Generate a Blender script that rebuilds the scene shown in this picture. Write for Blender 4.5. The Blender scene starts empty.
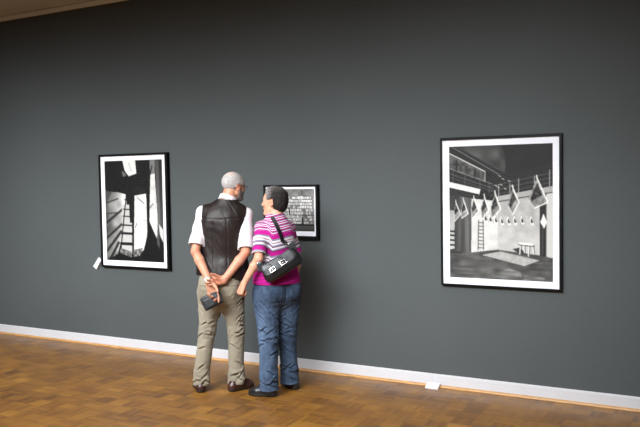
import bpy, bmesh, math, random
import numpy as np
from mathutils import Vector, Matrix
random.seed(4)
S = bpy.context.scene
COL = S.collection
V = lambda *a: np.array(a, float)

# ------------------------------------------------------------------ tagging
def link(o, parent=None):
    COL.objects.link(o)
    if parent is not None: o.parent = parent
    return o
def tag(o, label=None, cat=None, group=None, kind=None):
    if label: o['label'] = label
    if cat: o['category'] = cat
    if group: o['group'] = group
    if kind: o['kind'] = kind
    return o
def empty(name, loc=(0, 0, 0), rz=0.0, parent=None):
    o = bpy.data.objects.new(name, None); o.empty_display_size = .1
    o.location = loc; o.rotation_euler = (0, 0, rz)
    return link(o, parent)
def mesh_obj(name, verts, faces, mat, parent=None, smooth=False):
    me = bpy.data.meshes.new(name)
    me.from_pydata([tuple(map(float, v)) for v in verts], [], faces); me.update()
    if mat: me.materials.append(mat)
    if smooth: me.polygons.foreach_set('use_smooth', [True] * len(me.polygons))
    return link(bpy.data.objects.new(name, me), parent)
def bm_obj(name, bm, mat, parent=None, smooth=False):
    me = bpy.data.meshes.new(name); bm.to_mesh(me); bm.free()
    if mat: me.materials.append(mat)
    if smooth: me.polygons.foreach_set('use_smooth', [True] * len(me.polygons))
    return link(bpy.data.objects.new(name, me), parent)
def add_box(bm, c, half, bevel=0.0, M=None, seg=2):
    r = bmesh.ops.create_cube(bm, size=2.0)
    vs = r['verts']
    for v in vs:
        v.co = Vector((v.co.x * half[0], v.co.y * half[1], v.co.z * half[2]))
    if bevel > 0:
        es = list({e for v in vs for e in v.link_edges})
        r = bmesh.ops.bevel(bm, geom=es, offset=bevel, segments=seg, profile=.5, affect='EDGES')
        vs = list({v for f in r['faces'] for v in f.verts} | {v for v in vs if v.is_valid})
    for v in vs:
        co = M @ v.co if M is not None else v.co
        v.co = co + Vector(c)
def box_obj(name, lo, hi, mat, parent=None, bevel=0.0):
    bm = bmesh.new()
    lo, hi = V(*lo), V(*hi)
    add_box(bm, (lo + hi) / 2, (hi - lo) / 2, bevel)
    return bm_obj(name, bm, mat, parent)
def tube_obj(name, pts, rad, mat, parent=None, n=8, closed=False):
    pts = [V(*p) for p in pts]; N = len(pts); vs = []; fs = []
    up = None
    for i, p in enumerate(pts):
        a = pts[(i - 1) % N] if (closed or i > 0) else p
        b = pts[(i + 1) % N] if (closed or i < N - 1) else p
        t = (b - a) / (np.linalg.norm(b - a) + 1e-9)
        if up is None:
            up = V(0, 0, 1) if abs(t[2]) < .8 else V(1, 0, 0)
        s = np.cross(t, up); s /= np.linalg.norm(s) + 1e-9; up = np.cross(s, t)
        r = rad[i] if hasattr(rad, '__len__') else rad
        for k in range(n):
            an = 2 * math.pi * k / n
            vs.append(p + r * (math.cos(an) * s + math.sin(an) * up))
    for i in range(N if closed else N - 1):
        j = (i + 1) % N
        for k in range(n):
            fs.append((i * n + k, i * n + (k + 1) % n, j * n + (k + 1) % n, j * n + k))
    if not closed:
        fs.append(tuple(range(n))[::-1]); fs.append(tuple((N - 1) * n + k for k in range(n)))
    return mesh_obj(name, vs, fs, mat, parent, True)

# ------------------------------------------------------------------ materials
def new_mat(name):
    m = bpy.data.materials.new(name); m.use_nodes = True
    return m, m.node_tree.nodes, m.node_tree.links, m.node_tree.nodes['Principled BSDF']
def srgb(r, g, b):
    f = lambda c: (c / 255 / 12.92) if c <= 10 else ((c / 255 + .055) / 1.055) ** 2.4
    return (f(r), f(g), f(b), 1)
def simple(name, col, rough=.6, var=.12, scale=30, bump=.0, bscale=200, spec=.5, metal=0, coat=0, stretch=(1, 1, 1), sheen=0):
    m, N, L, P = new_mat(name)
    tc = N.new('ShaderNodeTexCoord'); mp = N.new('ShaderNodeMapping'); mp.inputs['Scale'].default_value = stretch
    L.new(tc.outputs['Object'], mp.inputs['Vector'])
    nz = N.new('ShaderNodeTexNoise'); nz.inputs['Scale'].default_value = scale; nz.inputs['Detail'].default_value = 4
    L.new(mp.outputs['Vector'], nz.inputs['Vector'])
    cr = N.new('ShaderNodeValToRGB')
    cr.color_ramp.elements[0].position = .3; cr.color_ramp.elements[1].position = .7
    cr.color_ramp.elements[0].color = tuple(c * (1 - var) for c in col[:3]) + (1,)
    cr.color_ramp.elements[1].color = tuple(min(1, c * (1 + var)) for c in col[:3]) + (1,)
    L.new(nz.outputs['Fac'], cr.inputs['Fac']); L.new(cr.outputs['Color'], P.inputs['Base Color'])
    P.inputs['Roughness'].default_value = rough; P.inputs['Metallic'].default_value = metal
    P.inputs['Specular IOR Level'].default_value = spec; P.inputs['Coat Weight'].default_value = coat
    P.inputs['Sheen Weight'].default_value = sheen
    if bump:
        n2 = N.new('ShaderNodeTexNoise'); n2.inputs['Scale'].default_value = bscale; n2.inputs['Detail'].default_value = 3
        L.new(mp.outputs['Vector'], n2.inputs['Vector'])
        b = N.new('ShaderNodeBump'); b.inputs['Strength'].default_value = bump; b.inputs['Distance'].default_value = .004
        L.new(n2.outputs['Fac'], b.inputs['Height']); L.new(b.outputs['Normal'], P.inputs['Normal'])
    return m
def attr_mat(name, attr='col', rough=.6, bump=0, bscale=200, sss=0, spec=.4, var=.1, vscale=60, stretch=(1, 1, 1), sheen=0):
    """colour from a computed colour attribute times procedural noise"""
    m, N, L, P = new_mat(name)
    at = N.new('ShaderNodeAttribute'); at.attribute_name = attr
    tc = N.new('ShaderNodeTexCoord'); mp = N.new('ShaderNodeMapping'); mp.inputs['Scale'].default_value = stretch
    L.new(tc.outputs['Object'], mp.inputs['Vector'])
    nz = N.new('ShaderNodeTexNoise'); nz.inputs['Scale'].default_value = vscale; nz.inputs['Detail'].default_value = 4
    L.new(mp.outputs['Vector'], nz.inputs['Vector'])
    mr = N.new('ShaderNodeMapRange'); mr.inputs['From Min'].default_value = .3; mr.inputs['From Max'].default_value = .7
    mr.inputs['To Min'].default_value = 1 - var; mr.inputs['To Max'].default_value = 1 + var
    L.new(nz.outputs['Fac'], mr.inputs['Value'])
    vm = N.new('ShaderNodeVectorMath'); vm.operation = 'SCALE'
    L.new(at.outputs['Color'], vm.inputs[0]); L.new(mr.outputs['Result'], vm.inputs['Scale'])
    L.new(vm.outputs['Vector'], P.inputs['Base Color'])
    P.inputs['Roughness'].default_value = rough; P.inputs['Specular IOR Level'].default_value = spec
    P.inputs['Sheen Weight'].default_value = sheen
    if sss:
        P.inputs['Subsurface Weight'].default_value = sss; P.inputs['Subsurface Radius'].default_value = (.01, .004, .002)
        P.inputs['Subsurface Scale'].default_value = 1
    if bump:
        n2 = N.new('ShaderNodeTexNoise'); n2.inputs['Scale'].default_value = bscale; n2.inputs['Detail'].default_value = 3
        L.new(mp.outputs['Vector'], n2.inputs['Vector'])
        b = N.new('ShaderNodeBump'); b.inputs['Strength'].default_value = bump; b.inputs['Distance'].default_value = .004
        L.new(n2.outputs['Fac'], b.inputs['Height']); L.new(b.outputs['Normal'], P.inputs['Normal'])
    return m

# ------------------------------------------------------------------ distance-field modeller
def dot(X, v): return X[0] * v[0] + X[1] * v[1] + X[2] * v[2]
def nrm(v): v = np.array(v, float); return v / np.linalg.norm(v)
def frame(yaw=0, pitch=0, roll=0):
    """columns = local x,y,z axes; yaw ccw about z, pitch about x, roll about y"""
    return np.array(Matrix.Rotation(yaw, 3, 'Z') @ Matrix.Rotation(pitch, 3, 'X') @ Matrix.Rotation(roll, 3, 'Y'))
def rc(a, b, ra, rb, flat=None):
    a, b = np.array(a, float), np.array(b, float)
    ba = b - a; L2 = ba @ ba + 1e-12
    def fn(X):
        w = [X[i] - a[i] for i in range(3)]
        h = np.clip(dot(w, ba) / L2, 0, 1)
        q = [w[i] - ba[i] * h for i in range(3)]
        s = 1
        if flat is not None:
            n, s = flat; n = nrm(n); t = (s - 1) * dot(q, n)
            q = [q[i] + t * n[i] for i in range(3)]
        r = ra + (rb - ra) * h
        return (np.sqrt(q[0] ** 2 + q[1] ** 2 + q[2] ** 2) - r) / max(1, s)
    R = max(ra, rb) * (1 if flat is None or flat[1] >= 1 else 1 / flat[1])
    return fn, np.minimum(a, b) - R, np.maximum(a, b) + R
def el(c, r, F=None):
    c = np.array(c, float); r = np.array(r, float); F = np.eye(3) if F is None else F
    def fn(X):
        w = [X[i] - c[i] for i in range(3)]
        q = [dot(w, F[:, i]) for i in range(3)]
        k0 = np.sqrt(sum((q[i] / r[i]) ** 2 for i in range(3))); k1 = np.sqrt(sum((q[i] / r[i] ** 2) ** 2 for i in range(3))) + 1e-9
        return k0 * (k0 - 1) / k1
    return fn, c - r.max(), c + r.max()
def bx(c, h, F=None, rr=.005):
    c = np.array(c, float); h = np.array(h, float); F = np.eye(3) if F is None else F
    def fn(X):
        w = [X[i] - c[i] for i in range(3)]
        q = [np.abs(dot(w, F[:, i])) - (h[i] - rr) for i in range(3)]
        return np.sqrt(sum(np.maximum(t, 0) ** 2 for t in q)) + np.minimum(np.maximum(np.maximum(q[0], q[1]), q[2]), 0) - rr
    R = np.linalg.norm(h)
    return fn, c - R, c + R
def loft(secs, F=None, o=(0, 0, 0), p=2.3):
    """stack of superelliptic sections (z, cx, cy, rx, ry_front, ry_back) in a frame"""
    A = np.array(secs, float); A = A[A[:, 0].argsort()]; o = np.array(o, float); F = np.eye(3) if F is None else F
    zz = np.linspace(A[0, 0], A[-1, 0], 200)
    T = [np.interp(zz, A[:, 0], A[:, i]) for i in range(1, 6)]
    kern = np.hanning(25); kern /= kern.sum()
    T = [np.convolve(np.pad(t, 12, 'edge'), kern, 'valid') for t in T]
    def fn(X):
        w = [X[i] - o[i] for i in range(3)]
        q = [dot(w, F[:, i]) for i in range(3)]
        z = q[2]; g = [np.interp(z, zz, t) for t in T]
        dx = q[0] - g[0]; dy = q[1] - g[1]
        ry = np.where(dy > 0, g[3], g[4])
        k = (np.abs(dx / g[2]) ** p + np.abs(dy / ry) ** p) ** (1 / p)
        rad = np.sqrt(dx ** 2 + dy ** 2) + 1e-6
        d = rad * (1 - 1 / np.maximum(k, 1e-3)) * .9
        return np.maximum(d, np.maximum(zz[0] - z, z - zz[-1]))
    R = np.abs(A[:, 1:]).max() + .25
    m = np.array([-R, -R, A[0, 0] - .05]); M = np.array([R, R, A[-1, 0] + .05])
    return fn, o + m, o + M
def waves(X, f, seed, n=7, aniso=(1, 1, 1), sharp=False):
    rg = np.random.RandomState(seed); r = 0
    for i in range(n):
        v = rg.normal(size=3); v /= np.linalg.norm(v); v = v * np.array(aniso) * f * rg.uniform(.6, 1.5)
        v2 = rg.normal(size=3) * f * .35
        t = np.sin(dot(X, v) + 1.3 * np.sin(dot(X, v2) + rg.uniform(0, 6)) + rg.uniform(0, 6))
        r = r + ((1 - np.abs(t)) * 2 - .75 if sharp else t)
    return r / n
class Field:
    def __init__(s, lo, hi, h):
        s.lo = np.array(lo, float); s.h = h
        s.n = np.ceil((np.array(hi) - s.lo) / h).astype(int) + 1
        s.D = np.full(s.n, .3, np.float32)
    def copy(s):
        f = Field.__new__(Field); f.lo, f.h, f.n, f.D = s.lo, s.h, s.n, s.D.copy(); return f
    def _X(s, a, b):
        return [(s.lo[i] + s.h * np.arange(a[i], b[i])).reshape([-1 if j == i else 1 for j in range(3)]) for i in range(3)]
    def all(s): return s._X([0, 0, 0], s.n)
    def _rng(s, lo, hi, pad):
        a = np.clip(np.floor((lo - pad - s.lo) / s.h).astype(int), 0, s.n); b = np.clip(np.ceil((hi + pad - s.lo) / s.h).astype(int) + 1, 0, s.n)
        return a, b
    def add(s, prim, k=.01):
        fn, lo, hi = prim; a, b = s._rng(lo, hi, k + 3 * s.h)
        if (b <= a).any(): return s
        sl = tuple(slice(a[i], b[i]) for i in range(3)); D = s.D[sl]; d = fn(s._X(a, b))
        h = np.clip(.5 + .5 * (D - d) / k, 0, 1)
        s.D[sl] = D * (1 - h) + d * h - k * h * (1 - h); return s
    def sub(s, prim, k=.004):
        fn, lo, hi = prim; a, b = s._rng(lo, hi, k + 3 * s.h)
        if (b <= a).any(): return s
        sl = tuple(slice(a[i], b[i]) for i in range(3)); D = s.D[sl]; d = -fn(s._X(a, b))
        h = np.clip(.5 - .5 * (D - d) / k, 0, 1)
        s.D[sl] = D * (1 - h) + d * h + k * h * (1 - h); return s
    def cut(s, fn, k=.003):          # keep where fn<0
        D = s.D; d = fn(s.all()); h = np.clip(.5 - .5 * (D - d) / k, 0, 1)
        s.D = (D * (1 - h) + d * h + k * h * (1 - h)).astype(np.float32); return s
    def disp(s, fn): s.D = (s.D + fn(s.all())).astype(np.float32); return s
    def sample(s, p):
        q = (np.array(p) - s.lo) / s.h; i = np.clip(np.floor(q).astype(int), 0, s.n - 2); f = q - i; r = 0
        for a in (0, 1):
            for b in (0, 1):
                for c in (0, 1):
                    r += s.D[i[0] + a, i[1] + b, i[2] + c] * (f[0] if a else 1 - f[0]) * (f[1] if b else 1 - f[1]) * (f[2] if c else 1 - f[2])
        return r
    def grad(s, p):
        g = V(*[s.sample(np.array(p) + e) - s.sample(np.array(p) - e) for e in np.eye(3) * s.h]); return g / (np.linalg.norm(g) + 1e-9)
    def push(s, p, off):
        p = np.array(p, float)
        for _ in range(6): p = p + s.grad(p) * (off - s.sample(p)) * .8
        return p
    def mesh(s, name, mat, parent, colfn=None, attrs=None):
        D = s.D.copy()
        for ax in range(3):
            sl = [slice(None)] * 3; sl[ax] = 0; D[tuple(sl)] = .1; sl[ax] = -1; D[tuple(sl)] = .1
        I = D < 0
        c = np.zeros(np.array(D.shape) - 1, np.uint8)
        for a in (0, 1):
            for b in (0, 1):
                for d in (0, 1):
                    c += I[a:a + c.shape[0], b:b + c.shape[1], d:d + c.shape[2]]
        act = (c > 0) & (c < 8)
        idx = np.argwhere(act); vid = np.full(c.shape, -1, np.int32); vid[act] = np.arange(len(idx))
        acc = np.zeros((len(idx), 3)); cnt = np.zeros(len(idx))
        corners = [(a, b, d) for a in (0, 1) for b in (0, 1) for d in (0, 1)]
        val = {q: D[idx[:, 0] + q[0], idx[:, 1] + q[1], idx[:, 2] + q[2]] for q in corners}
        for q in corners:
            for ax in range(3):
                if q[ax] == 0:
                    r = list(q); r[ax] = 1; r = tuple(r); va, vb = val[q], val[r]
                    m = (va < 0) != (vb < 0); t = np.where(m, va / (va - vb + 1e-12), 0)
                    P = np.array(q, float)[None].repeat(len(idx), 0); P[:, ax] += t
                    acc[m] += P[m]; cnt[m] += 1
        vs = s.lo + s.h * (idx + acc / cnt[:, None])
        faces = []
        for ax in range(3):
            u, w = (ax + 1) % 3, (ax + 2) % 3
            lo = [slice(None)] * 3; hi = [slice(None)] * 3; lo[ax] = slice(0, -1); hi[ax] = slice(1, None)
            A, B = I[tuple(lo)], I[tuple(hi)]
            for flip, M in ((False, A & ~B), (True, ~A & B)):
                e = np.argwhere(M); e = e[(e[:, u] > 0) & (e[:, w] > 0) & (e[:, u] < D.shape[u] - 1) & (e[:, w] < D.shape[w] - 1)]
                q = []
                for du, dw in ((-1, -1), (0, -1), (0, 0), (-1, 0)):
                    t = e.copy(); t[:, u] += du; t[:, w] += dw; q.append(vid[t[:, 0], t[:, 1], t[:, 2]])
                q = np.stack(q, 1)
                faces.append(q[:, ::-1] if flip else q)
        F = np.concatenate(faces)
        me = bpy.data.meshes.new(name)
        me.vertices.add(len(vs)); me.vertices.foreach_set('co', vs.astype(np.float32).ravel())
        me.loops.add(F.size); me.loops.foreach_set('vertex_index', F.astype(np.int32).ravel())
        me.polygons.add(len(F)); me.polygons.foreach_set('loop_start', np.arange(0, F.size, 4, dtype=np.int32))
        me.polygons.foreach_set('use_smooth', np.ones(len(F), bool))
        me.update(calc_edges=True); me.validate()
        if colfn is not None:
            at = me.color_attributes.new('col', 'FLOAT_COLOR', 'POINT')
            cc = np.ones((len(vs), 4), np.float32); cc[:, :3] = colfn(vs); at.data.foreach_set('color', cc.ravel())
        for an, fn in (attrs or {}).items():
            at = me.attributes.new(an, 'FLOAT', 'POINT'); at.data.foreach_set('value', fn(vs).astype(np.float32))
        me.materials.append(mat)
        return link(bpy.data.objects.new(name, me), parent)

# ------------------------------------------------------------------ anatomy
class Head:
    def __init__(s, o, F, sc=1.0, fem=False):
        s.o = np.array(o, float); s.F = F; s.s = sc; s.fem = fem
    def P(s, p): return s.o + s.s * (s.F @ np.array(p, float))
    def L(s, X):        # world arrays -> head-local
        w = [X[i] - s.o[i] for i in range(3)]
        return [dot(w, s.F[:, i]) / s.s for i in range(3)]
    def e(s, c, r, F=None): return el(s.P(c), np.array(r) * s.s, s.F if F is None else s.F @ F)
    def r(s, a, b, ra, rb, flat=None): return rc(s.P(a), s.P(b), ra * s.s, rb * s.s, None if flat is None else (s.F @ np.array(flat[0], float), flat[1]))
    def build(s, f):
        f.add(s.e((0, -.012, .035), (.075, .097, .082)), .01)
        f.add(s.e((0, .035, .0), (.063, .06, .085)), .03)
        f.add(s.e((0, .035, -.055), (.053, .05, .055)), .02)
        f.add(s.r((-.016, .072, -.097), (.016, .072, -.097), .016, .016), .02)             # chin
        for q in (-1, 1):
            f.add(s.r((q * .056, .0, -.055), (q * .02, .06, -.095), .017, .017), .02)       # jaw line
            f.add(s.e((q * .043, .062, -.022), (.02, .018, .02)), .015)                     # cheek
            f.sub(s.e((q * .031, .098, .004), (.017, .014, .012)), .014)                    # eye socket
            f.add(s.e((q * .031, .0775, .003), (.0135, .0125, .0115)), .002)                # eye ball
            f.add(s.r((q * .018, .091, .018), (q * .045, .08, .02), .0055, .004), .007)     # brow
        f.add(s.r((0, .089, .01), (0, .109, -.026), .007, .0105), .008)                      # nose
        for q in (-1, 1): f.add(s.e((q * .011, .098, -.03), (.007, .009, .007)), .004)
        f.add(s.r((-.018, .088, -.053), (.018, .088, -.053), .005, .005), .006)              # upper lip
        f.add(s.r((-.014, .088, -.064), (.014, .088, -.064), .006, .006), .005)              # lower lip
        f.sub(s.r((-.02, .096, -.0585), (.02, .096, -.0585), .0018, .0018), .003)
        for q in (-1, 1):                                                                    # ears
            FE = np.array(Matrix.Rotation(-q * .35, 3, 'Z') @ Matrix.Rotation(.2, 3, 'X'))
            f.add(s.e((q * .078, -.008, -.005), (.0075, .019, .031), FE), .005)
            f.sub(s.e((q * .0865, -.003, -.003), (.006, .011, .019), FE), .005)
            f.add(s.e((q * .079, -.001, -.028), (.006, .009, .009)), .005)
        return f
def hand(f, o, X, Zd, right, curls, sc=1.0, thumb=(.4, .25), k=.007):
    """palm, four unequal fingers with two knuckle bends and a thumb off the side of the palm"""
    o = np.array(o, float); X = nrm(X); Zd = np.array(Zd, float); Zd = nrm(Zd - X * (Zd @ X))
    Y = np.cross(Zd, X) if right else np.cross(X, Zd)
    P = lambda x, y, z: o + sc * (X * x + Y * y + Zd * z)
    ys = (.030, .010, -.010, -.028); kn = (.094, .098, .092, .083); ln = ((.042, .025, .020), (.046, .028, .021), (.042, .026, .020), (.033, .020, .018))
    tips = []
    for i in range(4):
        b = P(.0, ys[i] * .55, .0); m = P(kn[i], ys[i], .002)
        f.add(rc(b, m, .0165 * sc, .0125 * sc), .012)
        p = m; an = 0
        for j in range(3):
            an += math.radians(curls[i][j]); d = X * math.cos(an) - Zd * math.sin(an)
            q = p + d * ln[i][j] * sc
            r0 = (.0098, .0088, .0078, .0068)[j] * sc * (.88 if i == 3 else 1); r1 = (.0098, .0088, .0078, .0068)[j + 1] * sc * (.88 if i == 3 else 1)
            f.add(rc(p, q, r0, r1), .003); p = q
        tips.append(p)
    f.add(rc(P(.02, .012, -.006), P(.05, .026, -.012), .016 * sc, .014 * sc), .012)
    a = P(.035, .03, -.012); d1 = nrm(X * math.cos(thumb[0]) + Y * math.sin(thumb[0]) - Zd * thumb[1])
    b = a + d1 * .036 * sc; d2 = nrm(d1 + X * .35 - Zd * thumb[1]); c = b + d2 * .031 * sc
    f.add(rc(a, b, .0135 * sc, .0105 * sc), .006); f.add(rc(b, c, .0105 * sc, .0085 * sc), .003)
    return tips
def lerp(a, b, t): return np.array(a, float) * (1 - t) + np.array(b, float) * t
def arm(f, sh, elb, wr, r=(.052, .043, .036, .041, .028), infl=0):
    f.add(rc(sh, lerp(sh, elb, .5), r[0] + infl, r[1] + .003 + infl), .02); f.add(rc(lerp(sh, elb, .5), elb, r[1] + .003 + infl, r[2] + infl), .02)
    f.add(rc(elb, lerp(elb, wr, .3), r[2] + infl, r[3] - .002 + infl), .015)
    n = np.cross(nrm(np.array(wr) - np.array(elb)), V(0, 1, 0))
    f.add(rc(lerp(elb, wr, .3), wr, r[3] - .002 + infl, r[4] + infl), .015)
def blob(vs, c, r):
    d = np.linalg.norm(vs - np.array(c), axis=1); return np.clip(1 - d / r, 0, 1)[:, None]
def skin_col(base, H, red=(), lipc=(.45, .13, .11), hi=None):
    base = np.array(base[:3])
    def fn(vs):
        c = np.repeat(base[None], len(vs), 0)
        R = base * np.array([1.05, .66, .58])
        for p, r, a in red: w = blob(vs, p, r) * a; c = c * (1 - w) + R * w
        q = (vs - H.o) @ H.F / H.s
        def mask(cx, cy, cz, rx, ry, rz, e=.35):
            t = np.sqrt(((q[:, 0] - cx) / rx) ** 2 + ((q[:, 1] - cy) / ry) ** 2 + ((q[:, 2] - cz) / rz) ** 2); return np.clip((1 - t) / e, 0, 1)[:, None]
        for sx in (-1, 1):
            w = mask(sx * .045, .07, -.025, .03, .03, .025, .9) * .6; c = c * (1 - w) + R * w
            w = mask(sx * .08, -.005, -.005, .016, .03, .04, .6) * .7; c = c * (1 - w) + R * w
            w = mask(sx * .031, .09, .003, .0115, .012, .0062, .3); c = c * (1 - w) + np.array([.7, .68, .64]) * w
            w = mask(sx * .031, .0915, .003, .0055, .012, .0058, .2); c = c * (1 - w) + np.array([.04, .03, .02]) * w
            w = mask(sx * .032, .09, .0225, .017, .02, .0045, .5) * .8; c = c * (1 - w) + np.array([.1, .08, .07]) * w
        w = mask(0, .09, -.0585, .024, .02, .010, .4) * .8; c = c * (1 - w) + np.array(lipc) * w
        w = mask(0, .11, -.028, .018, .02, .016, .9) * .5; c = c * (1 - w) + R * w
        return c
    return fn
def shoe(parent, heel, toe, m_up, m_sole, w=.047, label=None, hi=.075):
    heel, toe = V(*heel, 0), V(*toe, 0); d = nrm(toe - heel); n = V(-d[1], d[0], 0); L = np.linalg.norm(toe - heel)
    at = lambda t, z, s=0: heel + d * (t * L) + n * s + V(0, 0, z)
    lo = np.minimum(heel, toe) - .07; hi_ = np.maximum(heel, toe) + .07; lo[2] = -.01; hi_[2] = .14
    def foot(f, g):
        f.add(rc(at(.13, .035), at(.35, .035), w * .80 + g, w * .80 + g), .02)
        f.add(rc(at(.35, .032), at(.68, .028), w * .80 + g, w * 1.0 + g), .02)
        f.add(rc(at(.68, .026), at(.86, .024), w * 1.0 + g, w * .74 + g), .02)
        return f
    f = foot(Field(lo, hi_, .0035), 0)
    f.add(rc(at(.17, .05), at(.22, hi), .036, .037), .015); f.add(rc(at(.3, .055), at(.6, .04), .034, .03), .02)
    f.cut(lambda X: .016 - X[2] + 0 * X[0] + 0 * X[1]); f.cut(lambda X: X[2] - hi + 0 * X[0] + 0 * X[1], .008)
    f.sub(rc(at(.2, hi - .012), at(.2, hi + .1), .027, .04), .004)
    o = f.mesh('shoe', m_up, parent)
    g = foot(Field(lo, hi_, .0035), .004)
    g.cut(lambda X: X[2] - .02 + 0 * X[0] + 0 * X[1]); g.cut(lambda X: .0015 - X[2] + 0 * X[0] + 0 * X[1])
    g.mesh('sole', m_sole, o)
    # laces across the instep
    for i in range(4):
        t = .38 + .08 * i
        pts = [f.push(at(t, .085 - .012 * i, sx * .02), .002) for sx in (-1, -.5, 0, .5, 1)]
        tube_obj('lace', pts, .0022, m_sole, o, 6)
    return o

YAW = .49669
# ------------------------------------------------------------------ camera
def cam_axes(yaw, pitch, roll):
    F = V(-math.sin(yaw) * math.cos(pitch), math.cos(yaw) * math.cos(pitch), -math.sin(pitch))
    R0 = V(math.cos(yaw), math.sin(yaw), 0); U0 = np.cross(R0, F)
    R = R0 * math.cos(roll) + U0 * math.sin(roll); U = np.cross(R, F)
    return R, U, F
R_, U_, F_ = cam_axes(YAW, .04473, -.01605)
cd = bpy.data.cameras.new('camera'); cam = link(bpy.data.objects.new('camera', cd))
cd.sensor_width = 36; cd.lens = 750 / 640 * 36; cd.clip_end = 100
M = Matrix(((R_[0], U_[0], -F_[0], 0), (R_[1], U_[1], -F_[1], -5.78), (R_[2], U_[2], -F_[2], 1.70), (0, 0, 0, 1)))
cam.matrix_world = M
S.camera = cam

# ------------------------------------------------------------------ room
XL, XR, YF, ZC = -12.5, 5.0, -9.5, 3.575
def wall_material():
    m, N, L, P = new_mat('grey_wall_paint')
    tc = N.new('ShaderNodeTexCoord')
    nz = N.new('ShaderNodeTexNoise'); nz.inputs['Scale'].default_value = 1.3; nz.inputs['Detail'].default_value = 5
    L.new(tc.outputs['Object'], nz.inputs['Vector'])
    cr = N.new('ShaderNodeValToRGB'); cr.color_ramp.elements[0].position = .3; cr.color_ramp.elements[1].position = .7
    cr.color_ramp.elements[0].color = (.068, .0775, .080, 1); cr.color_ramp.elements[1].color = (.074, .084, .087, 1)
    L.new(nz.outputs['Fac'], cr.inputs['Fac']); L.new(cr.outputs['Color'], P.inputs['Base Color'])
    P.inputs['Roughness'].default_value = .7; P.inputs['Specular IOR Level'].default_value = .3
    n2 = N.new('ShaderNodeTexNoise'); n2.inputs['Scale'].default_value = 55; n2.inputs['Detail'].default_value = 4
    L.new(tc.outputs['Object'], n2.inputs['Vector'])
    b = N.new('ShaderNodeBump'); b.inputs['Strength'].default_value = .35; b.inputs['Distance'].default_value = .004
    L.new(n2.outputs['Fac'], b.inputs['Height']); L.new(b.outputs['Normal'], P.inputs['Normal'])
    return m
def floor_material():
    m, N, L, P = new_mat('mosaic_parquet')
    def math_(op, a, b=None, c=None):
        n = N.new('ShaderNodeMath'); n.operation = op
        for i, v in enumerate((a, b, c)):
            if v is None: continue
            if isinstance(v, (int, float)): n.inputs[i].default_value = v
            else: L.new(v, n.inputs[i])
        return n.outputs[0]
    tc = N.new('ShaderNodeTexCoord'); sp = N.new('ShaderNodeSeparateXYZ'); L.new(tc.outputs['Object'], sp.inputs[0])
    B = .14
    u = math_('DIVIDE', sp.outputs['X'], B); v = math_('DIVIDE', sp.outputs['Y'], B)
    cu, cv = math_('FLOOR', u), math_('FLOOR', v); fu, fv = math_('FRACT', u), math_('FRACT', v)
    par = math_('MODULO', math_('ADD', math_('ADD', cu, cv), 1000), 2)
    par = math_('GREATER_THAN', par, .5)
    def mix(a, b, f):
        n = N.new('ShaderNodeMix'); n.data_type = 'FLOAT'; L.new(f, n.inputs[0]); L.new(a, n.inputs[2]); L.new(b, n.inputs[3]); return n.outputs[0]
    across = mix(fu, fv, par); along = mix(v, u, par)
    fs = math_('MULTIPLY', across, 5); fi = math_('FLOOR', fs); ff = math_('FRACT', fs)
    cb = N.new('ShaderNodeCombineXYZ'); L.new(cu, cb.inputs[0]); L.new(cv, cb.inputs[1]); L.new(fi, cb.inputs[2])
    wn = N.new('ShaderNodeTexWhiteNoise'); wn.noise_dimensions = '3D'; L.new(cb.outputs[0], wn.inputs['Vector'])
    cb2 = N.new('ShaderNodeCombineXYZ'); L.new(cu, cb2.inputs[0]); L.new(cv, cb2.inputs[1])
    wb = N.new('ShaderNodeTexWhiteNoise'); wb.noise_dimensions = '3D'; L.new(cb2.outputs[0], wb.inputs['Vector'])
    # grain, stretched along each finger
    cg = N.new('ShaderNodeCombineXYZ'); L.new(math_('MULTIPLY', along, 1.2), cg.inputs[0]); L.new(math_('MULTIPLY', across, 22), cg.inputs[1]); L.new(wn.outputs['Value'], cg.inputs[2])
    gr = N.new('ShaderNodeTexNoise'); gr.inputs['Scale'].default_value = 2; gr.inputs['Detail'].default_value = 5; L.new(cg.outputs[0], gr.inputs['Vector'])
    wear = N.new('ShaderNodeTexNoise'); wear.inputs['Scale'].default_value = 3.2; wear.inputs['Detail'].default_value = 6; wear.inputs['Roughness'].default_value = .65
    L.new(tc.outputs['Object'], wear.inputs['Vector'])
    t = math_('ADD', math_('MULTIPLY', wn.outputs['Value'], .28), math_('MULTIPLY', wb.outputs['Value'], .30))
    t = math_('ADD', t, math_('ADD', math_('MULTIPLY', par, .08), .09))
    t = math_('ADD', t, math_('MULTIPLY', math_('SUBTRACT', gr.outputs['Fac'], .5), .5))
    t = math_('ADD', t, math_('MULTIPLY', math_('SUBTRACT', wear.outputs['Fac'], .5), .75))
    cr = N.new('ShaderNodeValToRGB'); e = cr.color_ramp.elements
    e[0].position = 0; e[0].color = FLOORC[0]; e[1].position = 1; e[1].color = FLOORC[3]
    x = e.new(.35); x.color = FLOORC[1]; x = e.new(.65); x.color = FLOORC[2]
    L.new(t, cr.inputs['Fac'])
    gap = math_('GREATER_THAN', math_('ABSOLUTE', math_('SUBTRACT', ff, .5)), .475)
    gap2 = math_('GREATER_THAN', math_('ABSOLUTE', math_('SUBTRACT', mix(fv, fu, par), .5)), .492)
    g = math_('MULTIPLY', math_('MAXIMUM', gap, gap2), .55)
    mx = N.new('ShaderNodeMix'); mx.data_type = 'RGBA'; L.new(g, mx.inputs[0]); L.new(cr.outputs['Color'], mx.inputs[6]); mx.inputs[7].default_value = (.05, .025, .01, 1)
    L.new(mx.outputs[2], P.inputs['Base Color'])
    L.new(math_('ADD', math_('MULTIPLY', wear.outputs['Fac'], .3), .22), P.inputs['Roughness'])
    P.inputs['Specular IOR Level'].default_value = .5
    b = N.new('ShaderNodeBump'); b.inputs['Strength'].default_value = .25; b.inputs['Distance'].default_value = .002
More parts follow.
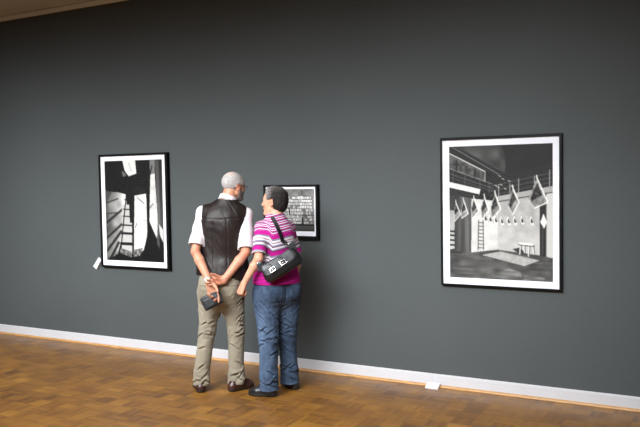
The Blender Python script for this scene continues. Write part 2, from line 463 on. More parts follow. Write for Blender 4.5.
    L.new(math_('ADD', math_('MULTIPLY', wn.outputs['Value'], .5), math_('MULTIPLY', g, -1)), b.inputs['Height']); L.new(b.outputs['Normal'], P.inputs['Normal'])
    return m
FLOORC = [(.095, .040, .011, 1), (.205, .090, .018, 1), (.285, .132, .022, 1), (.43, .215, .042, 1)]
m_wall = wall_material(); m_floor = floor_material()
m_ceil = simple('ceiling_paint', (.66, .66, .63, 1), .9, .03, 3)
m_side = simple('pale_plaster', (.55, .53, .50, 1), .9, .03, 3)
m_base = simple('white_gloss_paint', (.60, .60, .63, 1), .4, .03, 4)
m_wood = simple('pine_strip', (.50, .27, .10, 1), .4, .25, 12, stretch=(1, 8, 8))
def room(name, lo, hi, mat): return tag(box_obj(name, lo, hi, mat), kind='structure')
room('floor', (XL - .15, YF - .15, -.12), (XR + .15, .15, 0), m_floor)
room('ceiling', (XL - .15, YF - .15, ZC), (XR + .15, .15, ZC + .1), m_ceil)
room('wall_back', (XL - .15, 0, 0), (XR + .15, .15, ZC), m_wall)
room('wall_left', (XL - .15, YF, 0), (XL, 0, ZC), m_side)
room('wall_right', (XR, YF, 0), (XR + .15, 0, ZC), m_side)
room('wall_front', (XL - .15, YF - .15, 0), (XR + .15, YF, ZC), m_side)
# white baseboard in two lengths (a seam shows by the floor card)
bm = bmesh.new()
for a, b in ((XL, -2.105), (-2.1035, XR)):
    vs = [(0, 0), (0, .1015), (-.012, .1015), (-.0165, .098), (-.018, .092), (-.018, 0)]
    ring = [[bm.verts.new((x, y, z)) for y, z in vs] for x in (a, b)]
    for i in range(6): bm.faces.new((ring[0][i], ring[0][(i + 1) % 6], ring[1][(i + 1) % 6], ring[1][i]))
    bm.faces.new(ring[0][::-1]); bm.faces.new(ring[1])
bmesh.ops.recalc_face_normals(bm, faces=bm.faces)
tag(bm_obj('baseboard_back', bm, m_base), kind='structure')
bm = bmesh.new()
q = [(-.018, 0), (-.018, .018)] + [(-.018 - .018 * math.sin(a), .018 * math.cos(a)) for a in np.linspace(.25, math.pi / 2, 6)]
ring = [[bm.verts.new((x, y, z)) for y, z in q] for x in (XL, XR)]
for i in range(len(q)): bm.faces.new((ring[0][i], ring[0][(i + 1) % len(q)], ring[1][(i + 1) % len(q)], ring[1][i]))
bmesh.ops.recalc_face_normals(bm, faces=bm.faces)
tag(bm_obj('trim_1', bm, m_wood), kind='structure')
# plain cornice where wall meets ceiling, with a shadow gap
m_corn = simple('cornice_paint', (.80, .80, .75, 1), .8, .03, 3)
bm = bmesh.new(); add_box(bm, ((XL + XR) / 2, -.02, 3.547), ((XR - XL) / 2, .02, .021), .004)
add_box(bm, ((XL + XR) / 2, -.012, 3.5715), ((XR - XL) / 2, .012, .0035))
tag(bm_obj('trim_2', bm, m_corn), kind='structure')

# ------------------------------------------------------------------ prints (drawn as vertex-coloured sheets)
class Raster:
    """grey picture drawn with polygons given in a quadrilateral's coordinates"""
    def __init__(s, w, h, quad, bg=.05):
        s.w, s.h = w, h; s.A = np.full((h, w), bg, float)
        dst = [(0, 0), (w, 0), (w, h), (0, h)]; A = []; b = []
        for (x, y), (u, v) in zip(quad, dst):
            A.append([x, y, 1, 0, 0, 0, -u * x, -u * y]); b.append(u); A.append([0, 0, 0, x, y, 1, -v * x, -v * y]); b.append(v)
        s.H = np.append(np.linalg.solve(np.array(A, float), np.array(b, float)), 1).reshape(3, 3)
        s.Y, s.X = np.mgrid[0:h, 0:w] + .5
    def T(s, pts):
        P = np.c_[np.array(pts, float), np.ones(len(pts))] @ s.H.T; return P[:, :2] / P[:, 2:]
    def mask(s, pts):
        P = s.T(pts); ins = np.zeros((s.h, s.w), bool)
        for (x0, y0), (x1, y1) in zip(P, np.roll(P, -1, 0)):
            if abs(y1 - y0) < 1e-9: continue
            c = ((y0 > s.Y) != (y1 > s.Y)) & (s.X < (x1 - x0) * (s.Y - y0) / (y1 - y0) + x0); ins ^= c
        return ins
    def poly(s, pts, g, g2=None, ax='y'):
        m = s.mask(pts)
        if g2 is None: s.A[m] = g
        else:
            P = s.T(pts); i = 1 if ax == 'y' else 0; C = s.Y if ax == 'y' else s.X
            t = np.clip((C - P[:, i].min()) / (np.ptp(P[:, i]) + 1e-6), 0, 1); s.A[m] = (g + (g2 - g) * t)[m]
        return m
    def line(s, a, b, wd, g, al=1):
        P = s.T([a, b]); d = P[1] - P[0]; L2 = d @ d + 1e-9; k = s.w / np.abs(s.T([[0, 0], [1, 0]])[1] - s.T([[0, 0], [1, 0]])[0]).max() if False else 1
        t = np.clip(((s.X - P[0, 0]) * d[0] + (s.Y - P[0, 1]) * d[1]) / L2, 0, 1)
        D = np.hypot(s.X - P[0, 0] - t * d[0], s.Y - P[0, 1] - t * d[1])
        w = np.clip(wd * s.ppx / 2 - D + .5, 0, 1) * al; s.A = s.A * (1 - w) + g * w
    @property
    def ppx(s):
        if not hasattr(s, '_p'):
            c = np.linalg.inv(s.H) @ V(s.w / 2, s.h / 2, 1); c = c[:2] / c[2]; s._p = np.linalg.norm(s.T([c + V(0, 1)])[0] - s.T([c])[0])
        return s._p
    def noise(s, amp, cell, seed=0, m=None, sx=1, sy=1):
        rg = np.random.RandomState(seed); h, w = int(s.h / (cell * sy)) + 3, int(s.w / (cell * sx)) + 3; G = rg.uniform(-1, 1, (h, w))
        y, x = s.Y / (cell * sy), s.X / (cell * sx); i, j = y.astype(int), x.astype(int); fy, fx = y - i, x - j
        fy, fx = fy * fy * (3 - 2 * fy), fx * fx * (3 - 2 * fx)
        n = (G[i, j] * (1 - fx) + G[i, j + 1] * fx) * (1 - fy) + (G[i + 1, j] * (1 - fx) + G[i + 1, j + 1] * fx) * fy
        if m is None: s.A += n * amp
        else: s.A[m] += (n * amp)[m]
    def blur(s, n=1):
        for _ in range(n):
            P = np.pad(s.A, 1, 'edge'); s.A = (P[1:-1, 1:-1] * 4 + P[:-2, 1:-1] + P[2:, 1:-1] + P[1:-1, :-2] + P[1:-1, 2:]) / 8
    def sheet(s, name, x0, x1, z0, z1, y, mat, parent, tint=(1, .985, .95)):
        w, h = s.w, s.h
        xs = np.linspace(x0, x1, w + 1); zs = np.linspace(z1, z0, h + 1)
        vs = np.stack(np.broadcast_arrays(xs[None, :], np.full((1, 1), y), zs[:, None]), -1).reshape(-1, 3)
        i = np.arange(h)[:, None] * (w + 1) + np.arange(w)[None]
        F = np.stack([i, i + w + 1, i + w + 2, i + 1], -1).reshape(-1, 4)
        me = bpy.data.meshes.new(name)
        me.vertices.add(len(vs)); me.vertices.foreach_set('co', vs.astype(np.float32).ravel())
        me.loops.add(F.size); me.loops.foreach_set('vertex_index', F.astype(np.int32).ravel())
        me.polygons.add(len(F)); me.polygons.foreach_set('loop_start', np.arange(0, F.size, 4, dtype=np.int32)); me.update(calc_edges=True)
        P = np.pad(s.A, ((0, 1), (0, 1)), 'edge'); P = np.clip((P - .08) * 1.16 + .05, 0.0, 1)
        P = np.where(P <= .04045, P / 12.92, ((P + .055) / 1.055) ** 2.4) * .76 + .001
        cc = np.ones((len(vs), 4), np.float32); cc[:, :3] = P.reshape(-1, 1) * np.array(tint)
        at = me.color_attributes.new('col', 'FLOAT_COLOR', 'POINT'); at.data.foreach_set('color', cc.ravel())
        me.materials.append(mat)
        return link(bpy.data.objects.new(name, me), parent)

m_print = attr_mat('baryta_print', rough=.55, var=.02, spec=.3)
m_mat = simple('mat_board', (.80, .80, .85, 1), .8, .02, 5)
m_frame = simple('black_lacquer', (.003, .003, .0035, 1), .5, .2, 8, spec=.15)
def glass_mat():
    m, N, L, P = new_mat('picture_glass'); N.remove(P)
    out = [n for n in N if n.type == 'OUTPUT_MATERIAL'][0]
    t = N.new('ShaderNodeBsdfTransparent'); g = N.new('ShaderNodeBsdfGlossy'); g.inputs['Roughness'].default_value = .03
    fr = N.new('ShaderNodeFresnel'); fr.inputs['IOR'].default_value = 1.3; mx = N.new('ShaderNodeMixShader')
    mu = N.new('ShaderNodeMath'); mu.operation = 'MULTIPLY'; mu.inputs[1].default_value = .5; L.new(fr.outputs[0], mu.inputs[0])
    L.new(mu.outputs[0], mx.inputs[0]); L.new(t.outputs[0], mx.inputs[1]); L.new(g.outputs[0], mx.inputs[2]); L.new(mx.outputs[0], out.inputs[0])
    return m
m_glass = glass_mat()
def rect_ring(bm, x0, x1, z0, z1, X0, X1, Z0, Z1, yi, yo):
    a = [bm.verts.new(p) for p in ((x0, yi, z0), (x1, yi, z0), (x1, yi, z1), (x0, yi, z1))]
    b = [bm.verts.new(p) for p in ((X0, yo, Z0), (X1, yo, Z0), (X1, yo, Z1), (X0, yo, Z1))]
    for i in range(4): bm.faces.new((a[i], a[(i + 1) % 4], b[(i + 1) % 4], b[i]))
def framed(label, outer, mat_, img, raster, depth=.042, group=None):
    x0, x1, z0, z1 = outer; X0, X1, Z0, Z1 = mat_; cx, cz = (x0 + x1) / 2, (z0 + z1) / 2
    t = empty('framed_photograph', (cx, 0, z0)); tag(t, label, 'picture', group)
    sh = lambda x, z: (x - cx, z - z0)
    bm = bmesh.new(); yf, yb, yin = -depth, -.003, -depth + .010
    ax0, az0 = sh(x0, z0); ax1, az1 = sh(x1, z1); bx0, bz0 = sh(X0, Z0); bx1, bz1 = sh(X1, Z1)
    e = .002
    rect_ring(bm, ax0, ax1, az0, az1, ax0, ax1, az0, az1, yb, yf + e)
    rect_ring(bm, ax0, ax1, az0, az1, ax0 + e, ax1 - e, az0 + e, az1 - e, yf + e, yf)
    rect_ring(bm, ax0 + e, ax1 - e, az0 + e, az1 - e, bx0, bx1, bz0, bz1, yf, yf)
    rect_ring(bm, bx0, bx1, bz0, bz1, bx0, bx1, bz0, bz1, yf, yin + .004)
    rect_ring(bm, bx0, bx1, bz0, bz1, ax0, ax1, az0, az1, yb, yb)
    bmesh.ops.remove_doubles(bm, verts=bm.verts, dist=1e-5); bmesh.ops.recalc_face_normals(bm, faces=bm.faces)
    bm_obj('frame', bm, m_frame, t)
    i0, k0 = sh(img[0], img[2]); i1, k1 = sh(img[1], img[3])
    bm = bmesh.new()
    rect_ring(bm, bx0 - .004, bx1 + .004, bz0 - .004, bz1 + .004, i0 - .002, i1 + .002, k0 - .002, k1 + .002, yin + .006, yin + .006)
    rect_ring(bm, i0 - .002, i1 + .002, k0 - .002, k1 + .002, i0, i1, k0, k1, yin + .006, yin + .008)
    bmesh.ops.remove_doubles(bm, verts=bm.verts, dist=1e-5)
    for f in bm.faces: f.normal_update()
    bmesh.ops.recalc_face_normals(bm, faces=bm.faces)
    bm_obj('mat_board', bm, m_mat, t)
    raster.sheet('print', i0 - .001, i1 + .001, k0 - .001, k1 + .001, yin + .0085, m_print, t)
    mesh_obj('glass', [(bx0 - .002, yin + .0055, bz0 - .002), (bx1 + .002, yin + .0055, bz0 - .002), (bx1 + .002, yin + .0055, bz1 + .002), (bx0 - .002, yin + .0055, bz1 + .002)], [(0, 1, 2, 3)], m_glass, t)
    return t

# left: dark loft with a ladder
r = Raster(190, 255, [(104.7, 161.2), (162.3, 159.4), (163, 262.7), (106.1, 259.9)], .05)
r.noise(.02, 9, 1)
m = r.poly([(104, 196), (109, 192), (118, 192.5), (126.5, 195), (126, 215), (121, 240), (117, 254), (105, 262)], .30, .85, 'x')
r.noise(.12, 16, 2, m)
for a, b, w in (((122, 210), (105, 224), 2.6), ((122, 224), (105.5, 239), 2.4), ((120.5, 232), (106.5, 251), 3), ((118, 243), (108, 262), 3), ((104, 204), (118, 199), 1.2), ((117, 213), (105, 214), 1)):
    r.line(a, b, w, .1, .85)
r.poly([(104.5, 190), (112, 193), (108, 200), (104.8, 207)], .28)
r.poly([(122, 205), (133, 205), (132.5, 254), (121, 250)], .74)
r.poly([(128.5, 177), (134.5, 177), (134, 223), (129.5, 223)], .05)
r.poly([(122.6, 160), (135.6, 160), (136.8, 173.9), (129, 176.7), (125, 171)], .86)
r.line((129, 163), (132, 172), .6, .55)
r.poly([(121.8, 171), (125.5, 173), (126.5, 176.5), (123, 177)], .42)
m = r.poly([(134.5, 194), (146, 194), (146.5, 205), (146.5, 236), (143, 250), (137, 256), (133, 252)], .84)
r.noise(.07, 10, 5, m)
r.poly([(134.5, 185), (146, 190), (146, 194), (134.5, 196)], .1)
m = r.poly([(150.5, 175), (152.5, 173.5), (155, 174), (157, 214), (157.5, 242), (153, 232), (149, 222)], .82)
r.noise(.08, 12, 6, m)
r.poly([(149.8, 159), (155.5, 159), (155, 174), (150.5, 175)], .48)
r.line((152.5, 166), (150.4, 175), 1.2, .1)
r.poly([(155.5, 159), (159, 159), (160, 232), (157.5, 236), (156.6, 205)], .30, .42)
r.poly([(159, 159), (163, 159), (163.5, 225), (160, 232)], .14, .3)
r.poly([(148.6, 222), (153, 232), (158, 244), (163, 262), (143, 262), (146, 240)], .05)
r.poly([(157, 224), (158.5, 225), (159, 250), (156, 244)], .3)
r.poly([(158, 224), (162.3, 229.6), (162.5, 243.5), (159.3, 236)], .78)
r.line((147.5, 190), (147.8, 236), 1.6, .05)
r.line((150, 208), (153, 204), .7, .15); r.line((137, 198), (144, 204), .7, .2); r.line((135, 228), (136, 224), .8, .2); r.line((136, 220), (146, 221), .5, .6)
r.line((119.6, 254), (126.6, 192), 1.3, .06); r.line((131.8, 258), (132.6, 180), 1.4, .07)
for y, w in ((209.6, 1), (216.5, 1), (225.3, 1.3), (233.5, 2.2), (243.8, 2.8), (200, .8)):
    r.line((123.5 - (y - 209) * .09, y), (132.3, y + .6), w, .06)
m = r.poly([(119, 248), (131, 252), (131, 258), (119, 253)], .42); r.noise(.2, 4, 8, m)
m = r.poly([(133, 250), (142, 248), (139, 256), (132.5, 257)], .45); r.noise(.25, 5, 9, m)
r.blur(2); r.noise(.02, 2, 3)
framed('large black framed photograph of a ladder in a dark loft, left end of grey wall', (-5.707, -4.80, .834, 1.995), (-5.688, -4.830, .854, 1.975), (-5.637, -4.878, .908, 1.927), r)

# right: hall with balcony, pennants on a line, stool and rug
A = lambda x, y: (x / 5.029 + 435, y / 5.029 + 130)
Bq = lambda x, y: (x / 5.029 + 500, y / 5.029 + 130)
Cq = lambda x, y: (x / 4.744 + 435, y / 4.744 + 205)
O = lambda x, y: (x / 2.514 + 430, y / 2.514 + 125)
r = Raster(236, 306, [A(68, 88), Bq(263, 62), Cq(560, 365), Cq(72, 343)], .08)
r.noise(.04, 30, 1)
m = r.poly([A(110, 86), A(330, 78), A(352, 120), A(352, 215), A(250, 170)], .26); r.noise(.13, 22, 2, m)
r.poly([A(60, 84), A(110, 84), A(360, 225), A(360, 260), A(68, 112)], .13)
r.line(A(80, 88), A(352, 243), .8, .5); r.line(A(100, 84), A(352, 215), .5, .35)
m = r.poly([A(68, 120), A(250, 212), A(250, 270), A(68, 200)], .30); r.noise(.12, 7, 3, m)
r.line(A(66, 120), A(250, 211), 1.0, .88); r.line(A(250, 211), A(250, 268), .9, .72)
for x in (108, 198): r.line(A(x, 140 + (x - 68) * .5), A(x, 290), 1.6, .08)
r.poly([A(68, 200), A(352, 300), A(352, 345), A(68, 262)], .12)
r.line(A(66, 196), A(352, 296), .7, .55); r.line(A(66, 222), A(352, 316), .6, .45); r.line(A(66, 240), A(352, 330), .5, .38)
for x in (90, 150, 225, 270, 300): r.line(A(x, 190 + (x - 68) * .35), A(x, 265 + (x - 68) * .28), .6, .4)
r.poly([A(60, 262), A(228, 300), A(220, 335), A(60, 302)], .86); r.line(A(60, 304), A(220, 337), .9, .45)
r.poly([O(44, 158), O(122, 175), O(122, 200), O(44, 190)], .16)
m = r.poly([O(44, 178), O(64, 180), O(64, 325), O(44, 325)], .22)
r.poly([O(46, 215), O(62, 217), O(62, 312), O(46, 315)], .62, .75)
for y in (268, 278, 290, 302): r.line(O(48, y), O(61, y + 1), 1.6, .1)
m = r.poly([O(62, 178), O(106, 186), O(106, 323), O(62, 319)], .30); r.noise(.13, 5, 5, m, 1, 20)
m = r.poly([O(104, 186), O(170, 192), O(170, 318), O(104, 322)], .80); r.noise(.04, 14, 6, m)
m = r.poly([O(170, 186), O(277, 172), O(277, 328), O(170, 314)], .66, .74); r.noise(.05, 12, 7, m)
r.poly([O(276, 165), O(292, 165), O(292, 331), O(276, 328)], .13)
m = r.poly([O(292, 162), O(312, 160), O(312, 336), O(292, 331)], .78)
r.line(O(283, 240), O(283, 325), 1.2, .3); r.line(O(292, 190), O(292, 331), .8, .4)
# upper gallery on the right
m = r.poly([O(150, 130), O(312, 95), O(312, 165), O(170, 190)], .12)
r.poly([O(168, 180), O(310, 152), O(310, 166), O(170, 194)], .66); r.line(O(168, 194), O(310, 168), 1.0, .25)
for dy in (0, 12, 24): r.line(O(150, 155 + dy), O(310, 118 + dy), .6, .38)
for x, y0, y1 in ((222, 135, 172), (300, 112, 158), (200, 148, 175), (262, 128, 168), (172, 150, 182)): r.line(O(x, y0), O(x, y1), 1.0, .6)
for x, y in ((162, 152), (168, 156), (176, 150), (186, 160), (180, 135), (196, 140), (204, 153), (172, 128)): r.line(O(x, y), O(x + 5, y + 2), 1.0, .7)
# string of pennants
pen = [((268, 132), (296, 194), (262, 209), (246, 188)), ((207, 157), (223, 194), (207, 226), (195, 205)), ((163, 172), (177, 212), (155, 236), (151, 208)),
       ((136, 180), (147, 214), (131, 240), (127, 212)), ((110, 185), (122, 218), (106, 236), (103, 212)), ((84, 190), (96, 224), (80, 236), (78, 214)), ((65, 196), (77, 226), (62, 244), (60, 220))]
for i, p in enumerate(pen):
    q = [O(*a) for a in p]; c = np.mean(q, 0)
    m = r.poly(q, .56); r.noise(.16, 5, 20 + i, m)
    k_ = [lerp(c, a, .74) for a in q]; m = r.poly([k_[0], lerp(k_[0], k_[1], .7), c + V(.3, .5), lerp(k_[3], k_[2], .4), k_[3]], .16); r.noise(.16, 4, 40 + i, m)
    wd = 1.3 - .09 * i
    r.line(q[0], q[1], wd, .93); r.line(q[1], q[2], wd, .9); r.line(q[2], q[3], wd * .7, .8); r.line((q[0][0] - .2, q[0][1] - 2.2), q[0], wd, .9)
for x, y in ((140, 236), (152, 238), (166, 240), (181, 242), (198, 242), (214, 241), (232, 240), (256, 241)):
    q = [O(x - 2, y - 14), O(x + 7, y + 8), O(x - 1, y + 11), O(x - 6, y - 2)]
    r.poly(q, .9); r.poly([tuple(lerp(np.mean(q, 0), a, .5)) for a in q], .12); r.line(q[0], q[1], .5, .5)
r.poly([O(285, 222), O(294, 244), O(286, 262), O(277, 244)], .9); r.line(O(286, 262), O(281, 252), .8, .3)
# ladder
r.line(O(122, 240), O(121, 314), .7, .2); r.line(O(133, 240), O(135, 314), .7, .2)
for y in range(246, 314, 9): r.line(O(121.5, y), O(134, y + 1), .7, .22)
# floor
m = r.poly([O(44, 323), O(104, 321), O(170, 314), O(278, 328), O(314, 336), O(314, 400), O(44, 390)], .30, .36); r.noise(.07, 5, 9, m, 8, 1); r.noise(.06, 16, 10, m)
m = r.poly([Cq(222, 238), Cq(310, 221), Cq(497, 263), Cq(424, 290)], .68); r.noise(.05, 5, 11, m)
m = r.poly([Cq(248, 345), Cq(350, 300), Cq(405, 318), Cq(420, 362), Cq(250, 352)], .48, .4); r.noise(.1, 4, 12, m, 4, 1)
m = r.poly([Cq(420, 330), Cq(520, 345), Cq(520, 364), Cq(420, 360)], .42); r.noise(.1, 4, 13, m, 4, 1)
# stool
r.poly([Cq(368, 210), Cq(402, 202), Cq(440, 240), Cq(400, 232)], .22)
for a, b in (((405, 188), (402, 233)), ((422, 190), (424, 226)), ((446, 192), (443, 243)), ((463, 190), (468, 230))): (r.line(V(*Cq(*a)) + V(.7, 0), V(*Cq(*b)) + V(.7, 0), 1.0, .2), r.line(Cq(*a), Cq(*b), 1.2, .88))
r.line(Cq(398, 189), Cq(470, 196), 1.0, .25); r.poly([Cq(400, 178), Cq(468, 184), Cq(467, 194), Cq(401, 188)], .93)
r.blur(2); r.noise(.02, 2, 30)
framed('large black framed photograph of a hall with hanging pennants, right of the two visitors', (-2.012, -1.07, .840, 2.018), (-1.997, -1.090, .854, 1.997), (-1.942, -1.139, .905, 1.946), r)

# centre: small print, rows of pale jars on shelves
D = lambda x, y: (x / 6.892 + 260, y / 6.892 + 180)
r = Raster(200, 160, [D(50, 66), D(372, 60), D(375, 355), D(52, 352)], .50)
r.noise(.10, 30, 1); r.noise(.06, 6, 2)
r.poly([D(45, 300), D(376, 305), D(376, 320), D(45, 320)], .16); r.poly([D(45, 318), D(376, 318), D(376, 360), D(45, 360)], .34, .22)
m = r.poly([D(70, 108), D(360, 108), D(366, 305), D(70, 300)], .44); r.noise(.08, 5, 3, m)
rg = np.random.RandomState(5)
for row in range(9):
    y = 112 + row * 21.5; x = 76 + rg.uniform(0, 6)
    while x < 352:
        w = rg.uniform(9, 17); h = rg.uniform(13, 19); g = rg.uniform(.72, .95)
        if not (284 < x < 300 and row > 3) and rg.rand() > .06:
            r.poly([D(x, y + 20 - h), D(x + w, y + 20 - h), D(x + w, y + 19), D(x, y + 19)], g)
            r.line(D(x + w * .3, y + 20 - h * .5), D(x + w * .7, y + 20 - h * .45), .4, g - .35)
        x += w + rg.uniform(2, 5)
r.line(D(195, 190), D(200, 240), 1.2, .12); r.line(D(290, 262), D(292, 312), 1.5, .1); r.line(D(286, 75), D(287, 92), .8, .12); r.line(D(218, 242), D(366, 243), .8, .2)
r.blur(1); r.noise(.02, 2, 3)
framed('small black framed photograph of pale jars in rows, hanging behind the woman', (-3.692, -3.132, 1.178, 1.661), (-3.672, -3.153, 1.207, 1.645), (-3.648, -3.174, 1.248, 1.622), r, .045)

# ------------------------------------------------------------------ caption cards
m_card = simple('white_card', (.74, .74, .78, 1), .6, .01, 5)
# card tilted on the wall beside the left photograph's lower corner
cs = [V(-5.770, 0, .929), V(-5.734, 0, .902), V(-5.795, 0, .802), V(-5.838, 0, .833)]
vs = [c + V(0, -.001, 0) for c in cs] + [c + V(0, -.024 if i in (2, 3) else -.012, 0) for i, c in enumerate(cs)]
o = mesh_obj('caption_card', [v - V(-5.785, 0, .866) for v in vs], [(3, 2, 1, 0), (4, 5, 6, 7), (0, 1, 5, 4), (1, 2, 6, 5), (2, 3, 7, 6), (3, 0, 4, 7)], m_card)
bm = bmesh.new(); bm.from_mesh(o.data); bmesh.ops.recalc_face_normals(bm, faces=bm.faces); bm.to_mesh(o.data); bm.free()
o.location = (-5.785, 0, .866); tag(o, 'small white caption card tilted on the wall beside the ladder photograph', 'label card')
# wedge-shaped card standing on the floor against the baseboard strip
bm = bmesh.new()
x0, x1 = -.054, .054
pr = [(-.037, 0), (-.037, .034), (-.045, .037), (-.098, .006), (-.098, 0)]
ring = [[bm.verts.new((x, y, z)) for y, z in pr] for x in (x0, x1)]
for i in range(5): bm.faces.new((ring[0][i], ring[0][(i + 1) % 5], ring[1][(i + 1) % 5], ring[1][i]))
bm.faces.new(ring[0]); bm.faces.new(ring[1]); bmesh.ops.recalc_face_normals(bm, faces=bm.faces)
o = bm_obj('caption_card', bm, m_card); o.location = (-2.083, 0, 0)
tag(o, 'small white wedge card standing on the parquet against the white baseboard', 'label card')

# ------------------------------------------------------------------ people: shared materials
m_skin = attr_mat('skin', rough=.5, bump=.15, bscale=160, sss=.12, spec=.4, var=.07, vscale=45)
m_rubber = simple('dark_rubber', (.015, .014, .013, 1), .6, .1, 20)
zc = lambda X: X[2] + 0 * X[0] + 0 * X[1]
def bounds(ps, pad): P = np.array(ps, float); return P.min(0) - pad, P.max(0) + pad

def add_sleeve(f, sh, elb, t, r0, r1, wall=.009, k=.03, mid=None):
    g = Field.__new__(Field); g.lo, g.h, g.n = f.lo, f.h, f.n; g.D = np.full(g.n, .3, np.float32)
    sh, elb = np.array(sh), np.array(elb); ax = nrm(elb - sh); c = lerp(sh, elb, t); m = lerp(sh, elb, t * .5)
    rm = mid or (r0 + r1) / 2
    g.add(rc(sh, m, r0, rm), .02); g.add(rc(m, lerp(sh, elb, t + .3), rm, r1 + (r1 - rm) * .5), .02)
    g.disp(lambda X: .004 * waves(X, 34, 91, 6, (1, 1, .8)) + .0022 * waves(X, 75, 93, 6))
    g.cut(lambda X: dot([X[i] - c[i] for i in range(3)], ax), .003)
    g.sub(rc(lerp(sh, elb, t - .12), lerp(sh, elb, t + .25), r1 - wall - .006, r1 - wall), .004)
    D, d = f.D, g.D; h = np.clip(.5 + .5 * (D - d) / k, 0, 1); f.D = (D * (1 - h) + d * h - k * h * (1 - h)).astype(np.float32)

def creases(f, specs, seed, scale=.72):
    """cloth folds: short ridges with a groove below, laid along the surface; spec = (axis point, radius, azimuth, span, slope, size)"""
    rg = np.random.RandomState(seed)
    for c, r, az, span, slope, size in specs:
        size *= scale
        P = []
        for t in np.linspace(-1, 1, 5):
            a = az + t * span / 2
            p = V(c[0] + r * math.cos(a), c[1] + r * math.sin(a), c[2] + slope * t * span * r / 2 + .006 * (1 - t * t))
            P.append(f.push(p, -.003))
        for i in range(4):
            w = (.45, .9, 1, .9, .45)
            g = V(0, 0, -.013 - .004 * size)
            f.sub(rc(P[i] + g, P[i + 1] + g, .0055 * size * w[i], .0055 * size * w[i + 1]), .012)
            f.add(rc(P[i], P[i + 1], .0068 * size * w[i], .0068 * size * w[i + 1]), .010)
def leg_folds(h, k, a, seed, rt=.09, rk=.066, rh=.064):
    rg = np.random.RandomState(seed); out = []; B_ = -math.pi / 2
    for i in range(9):      # behind and around the knee
        z = k[2] + rg.uniform(-.11, .13); c = lerp(k, a, (k[2] - z) / (k[2] - a[2])) if z < k[2] else lerp(k, h, (z - k[2]) / (h[2] - k[2]))
        out.append((V(c[0], c[1] - .02 * (z > a[2] + .2), z), rk, B_ + rg.uniform(-1.3, 1.3), rg.uniform(.6, 1.5), rg.choice([-1, 1]) * rg.uniform(.15, .7), rg.uniform(.7, 1.15)))
    for i in range(7):      # breaks over the shoe
        z = rg.uniform(.09, .24); out.append((V(a[0], a[1], z), rh, B_ + rg.uniform(-1.6, 1.6), rg.uniform(.6, 1.6), rg.choice([-1, 1]) * rg.uniform(.3, .9), rg.uniform(.8, 1.2)))
    for i in range(6):      # drag lines on the thigh
        z = rg.uniform(.60, .76); c = lerp(k, h, (z - k[2]) / (h[2] - k[2])); out.append((V(c[0], c[1], z), rt, B_ + rg.uniform(-1.2, 1.2), rg.uniform(.5, 1.2), (1 if c[0] > .0 else -1) * rg.uniform(.5, 1.2), rg.uniform(.7, 1.1)))
    return out

# ================================================================== the man
man = empty('person', (-3.6249, -.8273, 0), YAW)
tag(man, 'grey-haired bearded man in black leather vest and khaki trousers, hands clasped behind back', 'person')
mH = Head((.128, .030, 1.658), frame(-math.radians(48), math.radians(-7), 0), .955)
mshL, mshR = V(-.122, .0, 1.447), V(.226, .0, 1.428)
melL, melR = V(-.172, -.115, 1.145), V(.230, -.125, 1.132)
mwrL, mwrR = V(-.052, -.215, .920), V(.062, -.190, .924)
mhl, mhr = V(-.085, 0, .93), V(.108, 0, .93)          # hip joints
mkl, mkr = V(-.110, .02, .47), V(.127, .02, .465)
mal, mar = V(-.158, -.05, .09), V(.121, -.035, .09)
f = Field((-.34, -.36, -.01), (.38, .26, 1.80), .004)
f.add(loft([(.72, .015, 0, .10, .07, .07), (.80, .015, 0, .140, .09, .10), (.90, .015, 0, .145, .09, .105), (1.02, .02, 0, .145, .11, .095), (1.15, .025, .01, .165, .115, .10), (1.30, .03, .0, .175, .115, .115),
            (1.40, .04, -.005, .165, .09, .11), (1.46, .052, -.005, .13, .065, .085), (1.51, .062, 0, .07, .055, .06)]), .03)
for sh in (mshL, mshR): f.add(el(sh, (.046, .05, .05)), .03)
f.add(rc((.055, -.01, 1.46), (.085, .0, 1.55), .062, .058), .03); f.add(rc((.085, .0, 1.55), mH.P((0, -.03, -.05)), .058, .057), .02)
mH.build(f)
arm(f, mshL, melL, mwrL, (.044, .041, .035, .040, .027)); arm(f, mshR, melR, mwrR, (.044, .041, .035, .040, .027))
f.add(rc(melL, melL + V(0, -.012, .0), .030, .026), .012); f.add(rc(melR, melR + V(.004, -.012, .0), .030, .026), .012)
tl = hand(f, mwrL, (.30, -.03, -.95), (.10, 1, .05), False, ((20, 22, 16), (26, 52, 30), (46, 66, 40), (52, 70, 42)), 1.08, (.42, .55))
tr = hand(f, mwrR, (-.95, -.03, -.10), (-.05, 1, .10), True, ((48, 56, 35), (50, 58, 35), (52, 60, 35), (54, 60, 35)), 1.08, (.75, .45))
for h, k, a in ((mhl, mkl, mal), (mhr, mkr, mar)):
    f.add(rc(h - V(0, 0, .03), k, .068, .045), .03); f.add(rc(k, lerp(k, a, .35), .043, .043), .02); f.add(rc(lerp(k, a, .35), a, .043, .032), .02)
f.add(rc(mal + V(0, 0, -.02), V(-.188, .10, .042), .034, .026), .02); f.add(rc(mar + V(0, 0, -.02), V(.195, .03, .042), .034, .026), .02)
mskin = srgb(192, 140, 114)
fn = skin_col(mskin, mH, red=[(melL + V(0, -.03, 0), .07, .8), (melR + V(0, -.03, 0), .07, .9), (mwrR + V(-.05, -.02, 0), .10, .6), (tl[0], .07, .5), (tl[1], .07, .5), (mH.P((0, -.07, -.06)), .08, .25)])
f.mesh('body', m_skin, man, fn)
man_body = f

